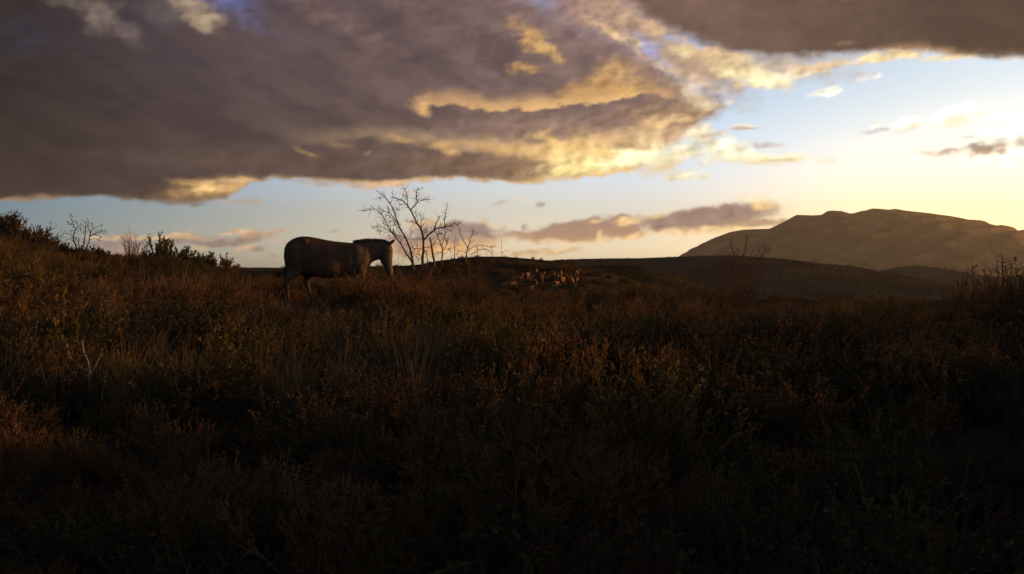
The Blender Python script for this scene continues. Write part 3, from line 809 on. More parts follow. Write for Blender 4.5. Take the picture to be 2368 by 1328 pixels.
# dry grass between the bushes
rg = random.Random(9)
rows_ = []
for i in range(420):
    y = math.sqrt(rg.uniform(2.2 ** 2, 34 ** 2)) if i % 3 else rg.uniform(2.2, 12); x = rg.uniform(-1, 1) * (.49 * y + 1.5)
    s = rg.uniform(.45, .95); z = float(ground_z(x, y))
    if y > 32 and x < -6 or blocked(x, y, z, .45 * s, .15): continue
    if y < 11: continue
    rows_.append(row(x, y, z, s, rg.choice((0, 1)), rg))
for i in range(260):                         # pale dry stalks among the nearer scrub on the left
    y = rg.uniform(6.6, 13); x = (rg.uniform(-40, 1000) - W / 2) / F * y
    z = float(ground_z(x, y)); s = rg.uniform(.6, 1.05)
    if not blocked(x, y, z, .45 * s, .1): rows_.append(row(x, y, z, s, rg.choice((0, 1)), rg))
points_cloud('dry_grass', rows_, whole[N_SHRUB:])
# low scrub on the hill behind the zebra, on the spur and the ridges: bushes of real size, a few pixels each
def slope_scrub(name, hl, n, smin, smax, crest):
    rows_ = []; lo_, hi_ = hl.cx[0], hl.cx[-1]
    for i in range(n):
        x = rg.uniform(lo_, hi_)
        top = i < crest; y = hl.Y0 + (rg.gauss(0, .03) * hl.front if top else -rg.random() ** .8 * hl.front * .95)
        if abs(x) > .50 * y: continue
        z = float(hl.z(x, y))
        if name == 'hill_scrub':
            q = project((x, y, z))
            if q and 1165 < q[0] < 1350 and 600 < q[1] < 672 and rg.random() < .35: continue
        rows_.append(row(x, y, z - .05, rg.uniform(smin, smax) * (.55 if top or y > hl.Y0 - .12 * hl.front else 1), rg.choice((0, 1, 2, 0, 4, 5, 3) if name == 'hill_scrub' else (4, 5, 5, 0, 4)), rg))
    points_cloud(name, rows_, whole)
slope_scrub('hill_scrub', hill, 3600, .35, .8, 160)
slope_scrub('spur_scrub', spur, 2600, .5, 1.1, 120)
slope_scrub('ridge_scrub', ridge, 12000, .7, 1.5, 1000)
slope_scrub('knoll_scrub', knoll, 1500, 1.4, 3.0, 200)

# sandstone ledge breaking out of the hill's right flank: its blocks are pieces of the hill
rk = random.Random(3)
def rock_mesh(seed):
    r = random.Random(seed); bm = bmesh.new()
    for i in range(13):
        x, y, z = (r.uniform(-1, 1) for _ in range(3))
        k = max(abs(x), abs(y), abs(z)); t = r.uniform(.8, 1.0) / max(k, .3)
        bm.verts.new((x * t * .5, y * t * .5, z * t * .5))
    res = bmesh.ops.convex_hull(bm, input=bm.verts)
    bmesh.ops.delete(bm, geom=[g for g in set(res['geom_interior'] + res['geom_unused']) if isinstance(g, bmesh.types.BMVert)], context='VERTS')
    me = bpy.data.meshes.new('rock'); bm.to_mesh(me); bm.free(); me.materials.append(M_rock)
    return me
ROCKS = [rock_mesh(i) for i in range(14)]
LEDGE = [(795, 440, 75, 190, 8), (830, 380, 40, 110, 0), (960, 380, 50, 120, 18), (1035, 500, 90, 230, -12), (1150, 510, 45, 130, 18), (1220, 510, 55, 120, 8), (1290, 390, 55, 130, -28), (1340, 470, 70, 170, -14),
         (1390, 530, 150, 190, 6), (1450, 560, 90, 130, 0), (1330, 600, 130, 60, 0), (1500, 480, 55, 150, 6), (1560, 515, 90, 170, 0), (1650, 455, 40, 90, 0), (1712, 465, 36, 90, 0), (545, 625, 55, 150, 6), (505, 700, 80, 100, 0),
         (830, 690, 120, 160, -6), (690, 760, 50, 90, 0), (650, 640, 45, 80, 0), (985, 700, 40, 90, 0), (440, 400, 60, 100, 0), (700, 430, 40, 100, 14)]
for i in range(66):                          # broken, partly buried blocks between the large ones
    X_ = rk.uniform(330, 1740); LEDGE.append((X_, np.interp(X_, [330, 900, 1300, 1740], [610, 550, 490, 470]) + rk.gauss(0, 60), rk.uniform(25, 110), rk.uniform(50, 190), rk.gauss(0, 12)))
for (X_, Y_, w_, h_, tilt) in LEDGE:
    px, py = 1120 + X_ / 7.893, 580 + Y_ / 7.893
    q = hill.hit(px, py + h_ / 7.893 * .45)
    k = q.y / F / 7.893
    o = bpy.data.objects.new('rock', rk.choice(ROCKS))
    o.scale = (w_ * k * 1.3, w_ * k * 1.5, h_ * k * 1.2)
    o.location = (q.x, q.y + .15, q.z + h_ * k * .22)
    o.rotation_euler = (rk.gauss(0, .2), math.radians(-tilt), rk.uniform(0, 6.283))
    link(o, hill.ob)

# ------------------------------------------------------------------ zebra
ZY = 20.4; ZK = 130.0                      # metres away; photo pixels per metre there
ZO = Vector((at(745, 640, ZY).x, ZY, float(ground_z(at(745, 640, ZY).x, ZY))))
Z_DROP = at(745, 713, ZY).z                # height of the hoofs read from the photograph

def loft(bag, rings, n=16):
    """rings: (centre, axis u, axis v) ellipses, closed at both ends"""
    vs = []
    for c, a, b in rings:
        for k in range(n):
            t = 2 * math.pi * k / n
            vs.append(Vector(c) + Vector(a) * math.cos(t) + Vector(b) * math.sin(t))
    f = []
    m = len(rings)
    for i in range(m - 1):
        for k in range(n):
            q, r = i * n + k, i * n + (k + 1) % n
            f += [(q, r, q + n), (r, r + n, q + n)]
    vs.append(Vector(rings[0][0])); vs.append(Vector(rings[-1][0]))
    for k in range(n):
        f.append((len(vs) - 2, (k + 1) % n, k)); f.append((len(vs) - 1, (m - 1) * n + k, (m - 1) * n + (k + 1) % n))
    bag.add([tuple(v) for v in vs], f)

def limb(bag, pts, n=10):
    """pts: (x, y, z, half depth along x, half width along y)"""
    R_ = []
    P = [Vector(p[:3]) for p in pts]
    for i, p in enumerate(pts):
        d = (P[min(i + 1, len(P) - 1)] - P[max(i - 1, 0)]).normalized()
        a = Vector((d.z, 0, -d.x)).normalized() * p[3]
        R_.append((P[i], a, Vector((0, p[4], 0))))
    loft(bag, R_, n)

def build_zebra():
    root = empty('zebra', (ZO.x, ZO.y, Z_DROP), math.radians(7))
    b = Bag()
    # trunk: x, top, bottom, half width
    T = [(-.655, 1.06, .93, .05), (-.635, 1.115, .84, .13), (-.60, 1.165, .76, .19), (-.53, 1.222, .68, .235), (-.43, 1.262, .62, .262), (-.33, 1.277, .575, .275), (-.20, 1.268, .56, .285), (-.05, 1.240, .55, .275),
         (.08, 1.212, .53, .285), (.22, 1.190, .53, .28), (.36, 1.176, .545, .262), (.48, 1.165, .56, .262), (.60, 1.160, .59, .228), (.70, 1.15, .63, .205), (.79, 1.12, .70, .17), (.86, 1.05, .78, .115), (.885, .97, .84, .05)]
    loft(b, [((x, 0, (t + o) / 2), (0, w, 0), (0, 0, (t - o) / 2)) for x, t, o, w in T], 24)
    # haunch, shoulder blade, elbow, hip bone and the swell of the belly stand out from the trunk
    def lump(x, y, z, rx, ry, rz):
        R_ = [((x + rx * math.sin(a), y, z), (0, ry * math.cos(a), 0), (0, 0, rz * math.cos(a))) for a in np.linspace(-1.45, 1.45, 9)]
        loft(b, R_, 14)
    for sy in (-1, 1):
        lump(-.46, sy * .17, .92, .20, .125, .27); lump(.60, sy * .14, .88, .14, .105, .25); lump(.66, sy * .15, .74, .10, .085, .12)
        lump(-.30, sy * .15, 1.16, .09, .09, .08); lump(.10, sy * .09, .77, .36, .225, .235)
    # neck: along the top line to the poll
    Nk = [(.55, 1.155, .66, .19), (.68, 1.165, .72, .165), (.80, 1.176, .775, .14), (.90, 1.184, .825, .12), (1.0, 1.186, .865, .105), (1.09, 1.172, .92, .095), (1.16, 1.15, .95, .085), (1.20, 1.12, 1.0, .06)]
    loft(b, [((x, 0, (t + o) / 2), (0, w, 0), (0, 0, (t - o) / 2)) for x, t, o, w in Nk], 18)
    # head hangs down from the poll: z, back edge x, front edge x, half width
    Hd = [(1.165, 1.09, 1.19, .06), (1.12, 1.045, 1.225, .088), (1.06, 1.005, 1.25, .105), (.99, .995, 1.25, .11), (.92, 1.0, 1.245, .104), (.85, 1.018, 1.242, .09), (.78, 1.05, 1.244, .076), (.72, 1.10, 1.246, .062), (.66, 1.115, 1.256, .066), (.61, 1.128, 1.250, .06), (.575, 1.15, 1.23, .04)]
    loft(b, [(((x0 + x1) / 2, 0, z), (0, w, 0), ((x1 - x0) / 2, 0, 0)) for z, x0, x1, w in Hd], 18)
    # legs
    near, far_ = -1, 1
    def leg(pts, s): limb(b, [(x, s * y, z, dx, dy) for x, y, z, dx, dy in pts])
    leg([(-.42, .13, 1.05, .18, .10), (-.43, .15, .88, .21, .115), (-.46, .15, .72, .165, .095), (-.515, .14, .60, .105, .07), (-.585, .135, .50, .066, .05), (-.615, .13, .44, .058, .043), (-.605, .13, .36, .042, .034), (-.595, .13, .24, .034, .03), (-.585, .13, .15, .042, .036), (-.56, .13, .09, .036, .036), (-.545, .13, .05, .05, .048), (-.535, .13, 0, .062, .056)], near)
    leg([(-.34, .13, 1.02, .17, .10), (-.30, .15, .86, .19, .11), (-.27, .15, .72, .15, .09), (-.255, .14, .61, .098, .066), (-.275, .135, .51, .064, .05), (-.285, .13, .45, .056, .043), (-.255, .13, .36, .041, .034), (-.215, .13, .24, .034, .03), (-.19, .13, .16, .042, .036), (-.155, .13, .09, .037, .036), (-.14, .13, .05, .05, .048), (-.13, .13, 0, .062, .056)], far_)
    leg([(.66, .12, .98, .15, .09), (.68, .135, .82, .145, .09), (.69, .13, .68, .095, .07), (.70, .12, .56, .062, .052), (.705, .115, .42, .052, .046), (.71, .115, .37, .05, .046), (.71, .115, .26, .033, .031), (.712, .115, .15, .04, .037), (.735, .115, .09, .035, .035), (.75, .115, .05, .048, .047), (.76, .115, 0, .06, .055)], near)
    leg([(.64, .12, .98, .15, .09), (.62, .135, .82, .14, .09), (.60, .13, .68, .095, .07), (.575, .12, .56, .062, .052), (.55, .115, .42, .052, .046), (.545, .115, .37, .05, .046), (.525, .115, .26, .033, .031), (.505, .115, .15, .04, .037), (.52, .115, .09, .035, .035), (.53, .115, .05, .048, .047), (.54, .115, 0, .06, .055)], far_)
    # ears, tail root
    for s in (-1, 1):
        limb(b, [(1.175, s * .05, 1.13, .035, .03), (1.215, s * .085, 1.165, .042, .022), (1.26, s * .10, 1.20, .034, .016), (1.305, s * .105, 1.232, .008, .006)], 8)
    limb(b, [(-.58, 0, 1.12, .05, .045), (-.635, 0, 1.04, .034, .032), (-.645, 0, .95, .026, .026), (-.64, 0, .80, .02, .02), (-.635, 0, .68, .014, .014)], 8)
    me = b.mesh('body', None)
    o = link(bpy.data.objects.new('body', me))
    r = o.modifiers.new('r', 'REMESH'); r.mode = 'VOXEL'; r.voxel_size = .016
    sm_ = o.modifiers.new('s', 'SMOOTH'); sm_.factor = .5; sm_.iterations = 9
    dg = bpy.context.evaluated_depsgraph_get(); dg.update()
    body = bpy.data.meshes.new_from_object(o.evaluated_get(dg))
    o.modifiers.clear(); o.data = body; body.name = 'body'
    body.materials.clear(); body.materials.append(coat())
    body.polygons.foreach_set('use_smooth', [True] * len(body.polygons))
    o.parent = root
    # upright brush mane from the withers to between the ears
    mb = Bag(); rr = np.random.RandomState(4)
    line = [(.545, 1.150), (.62, 1.158), (.70, 1.163), (.80, 1.170), (.90, 1.176), (1.0, 1.178), (1.09, 1.170), (1.16, 1.148), (1.20, 1.12)]
    lx, lz = np.array([p[0] for p in line]), np.array([p[1] for p in line])
    for i in range(900):
        x = rr.uniform(.545, 1.20); z = float(np.interp(x, lx, lz)) - .03
        hgt = .03 + np.interp(x, [.545, .60, .75, .9, 1.05, 1.15, 1.2], [.058, .06, .072, .065, .055, .045, .02]) * rr.uniform(.7, 1.05)
        y = rr.uniform(-.016, .016); lean = rr.normal(0.006, .006)
        tube(mb, [(x, y, z), (x + lean, y * 1.1, z + hgt * .6), (x + lean * 1.6, y * 1.2, z + hgt)], [.006, .005, .002], 3)
    link(bpy.data.objects.new('mane', mb.mesh('mane', M_mane)), root)
    tb = Bag()
    for i in range(90):
        y = rr.normal(0, .012); x = -.635 + rr.normal(0, .012); ln = rr.uniform(.22, .36)
        tube(tb, [(x, y, .74), (x + rr.normal(0, .015), y * 1.6, .74 - ln * .5), (x + .02 + rr.normal(0, .02), y * 2, .74 - ln)], [.006, .005, .002], 3)
    link(bpy.data.objects.new('tail_tuft', tb.mesh('tail_tuft', M_mane)), root)
    for s in (-1, 1):
        eb = bmesh.new(); bmesh.ops.create_uvsphere(eb, u_segments=12, v_segments=8, radius=.021)
        e = bpy.data.meshes.new('eye'); eb.to_mesh(e); eb.free(); e.materials.append(M_eye)
        eo = bpy.data.objects.new('eye', e); eo.location = (1.185, s * .088, 1.02); link(eo, root)
    for x, y in ((-.535, -.13), (-.13, .13), (.76, -.115), (.54, .115)):
        hb = Bag(); loft(hb, [((x, y, .075), (.046, 0, 0), (0, .046, 0)), ((x + .01, y, .03), (.06, 0, 0), (0, .056, 0)), ((x + .015, y, -.004), (.068, 0, 0), (0, .062, 0))], 12)
        link(bpy.data.objects.new('hoof', hb.mesh('hoof', M_hoof, True)), root)
    tag(root, 'dark brown zebra with faint neck stripes and upright mane standing side-on, head hanging low', 'zebra')
    return root

def coat():
    """brown coat, paler belly and legs; dark stripes on head and neck fading out over the shoulder"""
    m, N, K = new_mat('coat')
    tc = N.new('ShaderNodeTexCoord'); sp = N.new('ShaderNodeSeparateXYZ'); K.new(tc.outputs['Object'], sp.inputs[0])
    def M(op, a, b=None, c=None):
        n = N.new('ShaderNodeMath'); n.operation = op
        for i, q in enumerate((a, b, c)):
            if q is None: continue
            if isinstance(q, bpy.types.NodeSocket): K.new(q, n.inputs[i])
            else: n.inputs[i].default_value = q
        return n.outputs[0]
    def sm(x, lo, hi, a=0., b=1.):
        n = N.new('ShaderNodeMapRange'); n.interpolation_type = 'SMOOTHSTEP'; K.new(x, n.inputs[0])
        for i, q in enumerate((lo, hi, a, b)): n.inputs[i + 1].default_value = q
        return n.outputs[0]
    def mx(f, a, b):
        n = N.new('ShaderNodeMix'); n.data_type = 'RGBA'
        for s, q in ((n.inputs[0], f), (n.inputs[6], a), (n.inputs[7], b)):
            if isinstance(q, bpy.types.NodeSocket): K.new(q, s)
            elif isinstance(q, tuple): s.default_value = (*q, 1)
            else: s.default_value = q
        return n.outputs[2]
    nz = N.new('ShaderNodeTexNoise'); nz.inputs['Scale'].default_value = 5; nz.inputs['Detail'].default_value = 3; K.new(tc.outputs['Object'], nz.inputs['Vector'])
    x, y, z = sp.outputs
    # stripes: across the neck, lying down along the face
    neck = M('SINE', M('ADD', M('MULTIPLY_ADD', M('MULTIPLY_ADD', z, .30, x), 92.0, 0.0), M('MULTIPLY', nz.outputs[0], 11.0)))
    face = M('SINE', M('MULTIPLY_ADD', z, 120.0, M('MULTIPLY', nz.outputs[0], 6.0)))
    isface = M('MULTIPLY', sm(x, 1.03, 1.10), sm(z, 1.12, 1.02))
    st = M('ADD', M('MULTIPLY', neck, M('SUBTRACT', 1.0, isface)), M('MULTIPLY', face, isface))
    st = M('MULTIPLY', sm(st, -.15, .25), M('MULTIPLY', sm(x, .25, .75), sm(z, .62, .82)))
    base = mx(sm(M('MULTIPLY_ADD', nz.outputs[0], .3, z), .75, .98), (.054, .030, .015), (.039, .022, .011))
    base = mx(sm(z, .62, .45), base, (.045, .030, .019))
    base = mx(M('MULTIPLY', sm(x, .3, .8), .7), base, (.058, .037, .022))
    base = mx(sm(x, 1.15, 1.24), base, (.085, .052, .028))  # front of the face painted paler for the low sun's rim light
    st = M('MULTIPLY', st, M('MULTIPLY_ADD', isface, -.6, 1.0))
    c = mx(M('MULTIPLY', st, .62), base, (.030, .020, .013))
    bs = N.new('ShaderNodeBsdfPrincipled'); bs.inputs['Roughness'].default_value = .8; bs.inputs['Specular IOR Level'].default_value = .06
    K.new(c, bs.inputs['Base Color'])
    hn = N.new('ShaderNodeTexNoise'); hn.inputs['Scale'].default_value = 90; mp = N.new('ShaderNodeMapping'); mp.inputs['Scale'].default_value = (.35, 1, 1)
    K.new(tc.outputs['Object'], mp.inputs[0]); K.new(mp.outputs[0], hn.inputs['Vector'])
    bp = N.new('ShaderNodeBump'); bp.inputs['Strength'].default_value = .35; bp.inputs['Distance'].default_value = .006
    K.new(hn.outputs[0], bp.inputs['Height']); K.new(bp.outputs[0], bs.inputs['Normal'])
    out = N.new('ShaderNodeOutputMaterial'); K.new(bs.outputs[0], out.inputs[0])
    return m
M_mane = noise_mat('mane_hair', [(.03, .02, .014), (.09, .06, .042), (.03, .02, .014)], 14, 2, stretch=(1, .01, .01))
M_eye = noise_mat('eye', [(.01, .007, .005), (.014, .01, .007)], 5, 1, rough=.12, spec=.5)
M_hoof = noise_mat('hoof', [(.03, .025, .02), (.05, .04, .03)], 8, 3, rough=.5)
build_zebra()

# ------------------------------------------------------------------ trees and single shrubs traced from the photograph, each at its own distance
def traced(name, label, cat, Y, lines, org, sc, mat, seed=1, depth=.35, part='branch', group=None, sides=6, twig=None, base=None, sink=.25, leaf=None):
    """lines: (photo-crop polyline, start width px, end width px, is_stem); the branches also wander in depth"""
    r = random.Random(seed)
    W0 = lambda p: (org[0] + p[0] / sc, org[1] + p[1] / sc)
    allp = [W0(p) for ln in lines for p in ln[0]]
    bx, by = base if base else max(allp, key=lambda p: p[1])
    b0 = at(bx, by, Y)
    root = empty(name, b0)
    tag(root, label, cat, group)
    known = []                                  # (pixel, depth) of vertices already placed, so a branch starts on its parent
    tw = Bag(); lf_p, lf_d = [], []
    for ln in lines:
        pts, w0, w1 = ln[0], ln[1], ln[2]; stem = len(ln) > 3 and ln[3]
        q = [W0(p) for p in pts]
        if stem: dep = r.uniform(-.12, .12)
        else:
            near = min(known, key=lambda k: (k[0][0] - q[0][0]) ** 2 + (k[0][1] - q[0][1]) ** 2); dep = near[1]
        slope = r.uniform(-1, 1) * depth
        path = []; rad = []
        # resample the polyline with small kinks
        dens = []
        for a, b in zip(q[:-1], q[1:]):
            L_ = math.hypot(b[0] - a[0], b[1] - a[1]); n = max(2, int(L_ / 7))
            dens += [(a[0] + (b[0] - a[0]) * i / n, a[1] + (b[1] - a[1]) * i / n) for i in range(n)]
        dens.append(q[-1]); tot = len(dens) - 1
        run = 0.0
        for i, p in enumerate(dens):
            if i:
                run += math.hypot(p[0] - dens[i - 1][0], p[1] - dens[i - 1][1]) * Y / F
            jx, jy = (r.gauss(0, .45), r.gauss(0, .3)) if 0 < i < tot else (0, 0)
            d = dep + slope * run
            pt = at(p[0] + jx, p[1] + jy, Y + d)
            path.append(pt - b0); rad.append((w0 + (w1 - w0) * i / tot) * .5 / F * Y)
            known.append((p, d))
        if stem: path.insert(0, path[0] - Vector((0, 0, sink))); rad.insert(0, rad[0] * 1.15)
        bag = Bag(); tube(bag, path, rad, sides)
        link(bpy.data.objects.new('stem' if stem else part, bag.mesh('stem' if stem else part, mat, True)), root)
        if twig:
            cnt, tl = twig
            for i in range(2, len(path) - 1):
                for _ in range(cnt):
                    if r.random() > .5: continue
                    d = (path[i] - path[i - 1]).normalized()
                    o = Vector((r.gauss(0, 1), r.gauss(0, 1), r.gauss(.25, 1))); o = (o - d * o.dot(d)).normalized()
                    e = (d * .7 + o).normalized(); l_ = tl * r.uniform(.3, 1) * Y / F
                    m_ = path[i] + e * l_ * .5; t_ = m_ + (e + Vector((r.gauss(0, .3), r.gauss(0, .3), .2))).normalized() * l_ * .5
                    w = .9 / F * Y
                    tube(tw, [path[i], m_, t_], [w * .55, w * .42, w * .2], 3)
                    if leaf:
                        for _ in range(leaf[0]):
                            k = r.random(); lf_p.append(m_ + (t_ - m_) * k); lf_d.append(tuple(e + Vector((r.gauss(0, .7), r.gauss(0, .7), r.gauss(0, .7)))))
    if tw.n: o = link(bpy.data.objects.new('twigs', tw.mesh('twigs', mat)), root)
    if lf_p:
        lb = Bag(); leaves(lb, np.array(lf_p), np.array(lf_d), leaf[1], leaf[2], np.random.RandomState(seed))
        link(bpy.data.objects.new('foliage', lb.mesh('foliage', leaf[3])), root)
    return root

TREE = [
    ([(930, 1110), (935, 1000), (940, 900), (940, 790), (930, 700), (905, 635), (850, 570), (800, 460), (770, 390), (720, 320), (650, 260), (580, 235), (505, 212)], 6.5, 1.4, True),
    ([(770, 390), (805, 345), (860, 285), (852, 235), (845, 200), (852, 130), (860, 82)], 2.8, 1.3),
    ([(860, 285), (900, 260), (980, 246), (1032, 240)], 1.8, .8), ([(725, 325), (728, 260), (722, 210), (690, 120), (662, 84)], 2.2, .9), ([(690, 310), (650, 318), (610, 316)], 1.2, .6),
    ([(912, 640), (910, 520), (895, 415)], 2.2, 1.0), ([(912, 545), (935, 520), (975, 498)], 1.2, .6), ([(865, 585), (830, 572), (780, 552), (685, 535)], 1.6, .7), ([(870, 590), (868, 520), (815, 405)], 1.3, .6),
    ([(942, 800), (1005, 735), (1080, 680), (1110, 642), (1180, 636), (1240, 630), (1300, 600), (1370, 575), (1425, 605)], 4.4, 1.0), ([(1080, 680), (1100, 620), (1125, 560), (1168, 470)], 3.2, 1.6),
    ([(1238, 630), (1235, 530), (1250, 400), (1275, 292)], 2.4, 1.0), ([(1190, 636), (1180, 540)], 1.3, .7), ([(1240, 640), (1290, 670), (1330, 672)], 1.2, .6), ([(1060, 700), (1000, 690), (960, 640)], 1.5, .7),
    ([(1090, 690), (1130, 720), (1170, 700), (1210, 720)], 1.6, .8), ([(1000, 745), (960, 700), (975, 660)], 1.2, .6), ([(940, 800), (890, 780), (850, 755)], 1.6, .8),
    ([(805, 1140), (790, 1050), (760, 930), (720, 820), (680, 740), (620, 640), (575, 510), (530, 390), (490, 310), (450, 250), (380, 180), (295, 124)], 4.8, 1.3, True),
    ([(612, 625), (545, 500), (480, 440), (400, 400), (318, 368)], 2.4, 1.0), ([(600, 600), (560, 580), (525, 520), (470, 470), (440, 455)], 1.5, .6), ([(550, 440), (570, 395), (590, 390)], 1.0, .5), ([(500, 375), (470, 370), (455, 380)], .9, .5),
    ([(385, 185), (350, 210), (340, 235)], .9, .5), ([(625, 650), (560, 600), (530, 540)], 1.4, .6), ([(560, 520), (500, 535), (470, 560)], 1.1, .5), ([(720, 820), (770, 740), (800, 670)], 1.2, .6),
    ([(790, 1120), (740, 1030), (700, 980), (640, 870), (565, 770), (500, 690), (460, 610), (420, 530), (370, 450), (310, 400), (262, 372), (180, 385), (118, 407)], 3.8, 1.0, True),
    ([(262, 372), (235, 328)], 1.0, .5), ([(630, 860), (640, 790), (565, 740), (495, 670), (420, 650), (330, 600), (225, 660)], 2.0, .6), ([(500, 690), (420, 695), (360, 680), (295, 655)], 1.3, .5), ([(690, 775), (620, 750), (560, 735), (520, 700)], 1.8, .7),
    ([(480, 650), (440, 600), (370, 570)], 1.1, .5), ([(460, 610), (540, 590), (600, 640)], 1.0, .5), ([(420, 650), (350, 690), (310, 665)], .9, .4), ([(560, 760), (500, 770), (460, 740)], 1.0, .5),
    ([(1090, 1090), (1070, 1010), (1055, 930), (1050, 860), (1028, 765)], 5.0, 3.2, True), ([(1050, 880), (1090, 850), (1110, 800)], 2.0, .9),
    ([(1195, 1060), (1205, 950), (1185, 880), (1165, 830), (1140, 760), (1128, 690)], 3.6, 1.2, True), ([(1190, 890), (1225, 790), (1240, 700), (1240, 650)], 1.8, .8), ([(1205, 950), (1255, 880), (1270, 840), (1258, 780)], 1.5, .7), ([(1200, 975), (1160, 970), (1110, 980)], 1.2, .6),
    ([(1000, 1090), (985, 1000), (960, 930)], 2.0, 1.2, True), ([(935, 920), (890, 930), (840, 915), (785, 922)], 1.8, .9), ([(938, 910), (1000, 900), (1062, 908)], 1.8, 1.0), ([(930, 1060), (890, 1000), (865, 950)], 2.2, 1.0), ([(930, 1050), (880, 1060), (850, 1020)], 1.4, .7), ([(1210, 900), (1270, 930), (1300, 920)], 1.0, .5),
]
traced('dead_tree', 'bare dead tree with several leaning grey stems behind the zebra head', 'tree', 50.0, TREE, (820, 420), 5.92, M_wood, 3, .5, twig=(5, 22))
traced('dry_shrub', 'dry shrub of two forked stems and arching twigs right of the dead tree', 'shrub', 51.0, [
    ([(1525, 1030), (1535, 960), (1548, 910), (1580, 830), (1605, 730), (1628, 640)], 2.6, 1.2, True), ([(1546, 912), (1490, 810), (1440, 690), (1425, 640)], 2.0, .9), ([(1440, 690), (1445, 660)], 1.2, .8),
    ([(1550, 960), (1620, 890), (1700, 872), (1750, 876), (1850, 900), (1920, 965)], 1.6, .7), ([(1590, 1010), (1620, 980), (1680, 940), (1780, 920), (1860, 950), (1905, 1015)], 1.8, .7), ([(1650, 885), (1690, 930), (1680, 990)], 1.0, .5), ([(1780, 920), (1800, 960), (1810, 1010)], 1.0, .5),
    ([(1540, 985), (1480, 950), (1420, 960), (1400, 1010)], 1.2, .6), ([(1850, 905), (1880, 890), (1930, 900)], .9, .5)], (820, 420), 5.92, M_wood, 5, .3, twig=(2, 18))
traced('sapling', 'single thin bare sapling standing between the dead tree and the arching shrub', 'sapling', 50.5, [([(1368, 1035), (1372, 940), (1370, 850), (1384, 748)], 2.0, .8, True), ([(1372, 900), (1400, 870), (1425, 790)], 1.2, .5), ([(1370, 850), (1350, 810)], .8, .4)], (820, 420), 5.92, M_wood, 6, .2, twig=(1, 10))
traced('sapling', 'hair-thin bare sapling on the ridge right of the arching shrub', 'sapling', 50.5, [([(2020, 1030), (2012, 950), (2005, 775)], 1.2, .5, True), ([(2012, 980), (2060, 950), (2100, 945)], .9, .4)], (820, 420), 5.92, M_wood, 7, .2, twig=(1, 10))
# small thorn tree on the left hill
traced('thorn_tree', 'small sparse-leaved thorn tree with many thin stems on the left skyline', 'tree', 29.0, [
    ([(1400, 960), (1380, 850), (1340, 750), (1340, 650), (1380, 560), (1350, 480), (1300, 380), (1268, 256)], 3.6, .8, True), ([(1520, 960), (1515, 890), (1540, 780), (1550, 620), (1560, 540), (1600, 470), (1640, 440)], 3.4, .9, True),
    ([(1560, 960), (1585, 880), (1630, 780), (1650, 620), (1605, 520), (1620, 450)], 3.4, .8, True), ([(1652, 640), (1690, 560), (1695, 450)], 1.8, .7), ([(1645, 690), (1700, 640), (1760, 620), (1850, 600), (1960, 582)], 2.0, .6),
    ([(1340, 700), (1280, 645), (1210, 632), (1140, 634)], 1.6, .6), ([(1362, 800), (1290, 745), (1215, 745)], 1.4, .5), ([(1378, 575), (1330, 580), (1285, 566)], 1.6, .6), ([(1378, 560), (1420, 500), (1400, 440), (1380, 400)], 1.6, .6),
    ([(1640, 670), (1720, 660), (1800, 672), (1870, 715)], 1.8, .6), ([(1690, 555), (1780, 512), (1890, 480)], 1.5, .5), ([(1470, 960), (1440, 860), (1420, 760), (1370, 690)], 2.6, .9, True), ([(1548, 640), (1480, 590), (1440, 560)], 1.4, .6),
    ([(1560, 540), (1560, 440), (1500, 380)], 1.3, .6), ([(1640, 740), (1750, 720), (1850, 760)], 1.3, .5), ([(1350, 480), (1300, 470), (1250, 470)], 1.0, .5), ([(1600, 520), (1660, 490), (1690, 440)], 1.0, .5)], (0, 460), 7.893, M_twig, 8, .35, twig=(2, 13), leaf=(3, .036, .011, M_dark), base=(190, 574))
# bare bush in front of the mountain's left foot
traced('bare_bush', 'bare bush with long upright knobbly twigs in front of the mountain foot', 'bush', 33.0, [
    ([(640, 560), (690, 440), (665, 310), (648, 230), (636, 130)], 2.2, 1.0, True), ([(780, 560), (800, 400), (825, 280), (842, 160), (848, 66)], 2.4, 1.0, True), ([(880, 560), (950, 420), (1000, 310), (1035, 215)], 2.2, .8, True), ([(900, 560), (1040, 370), (1090, 280), (1120, 180)], 2.0, .8, True),
    ([(850, 560), (910, 360), (932, 270)], 1.8, .7, True), ([(700, 440), (730, 300), (735, 270)], 1.2, .6), ([(640, 560), (580, 380), (555, 240)], 1.6, .6, True), ([(990, 440), (1130, 300), (1180, 250)], 1.3, .5), ([(660, 420), (600, 330)], 1.2, .6), ([(1090, 290), (1130, 260)], 1.0, .5),
    ([(700, 600), (620, 500), (540, 470)], 1.5, .6, True), ([(820, 600), (780, 480), (740, 400)], 1.6, .6, True), ([(930, 600), (1060, 500), (1130, 470)], 1.5, .6, True)], (1580, 530), 5.773, M_twig, 9, .3, twig=(4, 22), base=(1724, 690))
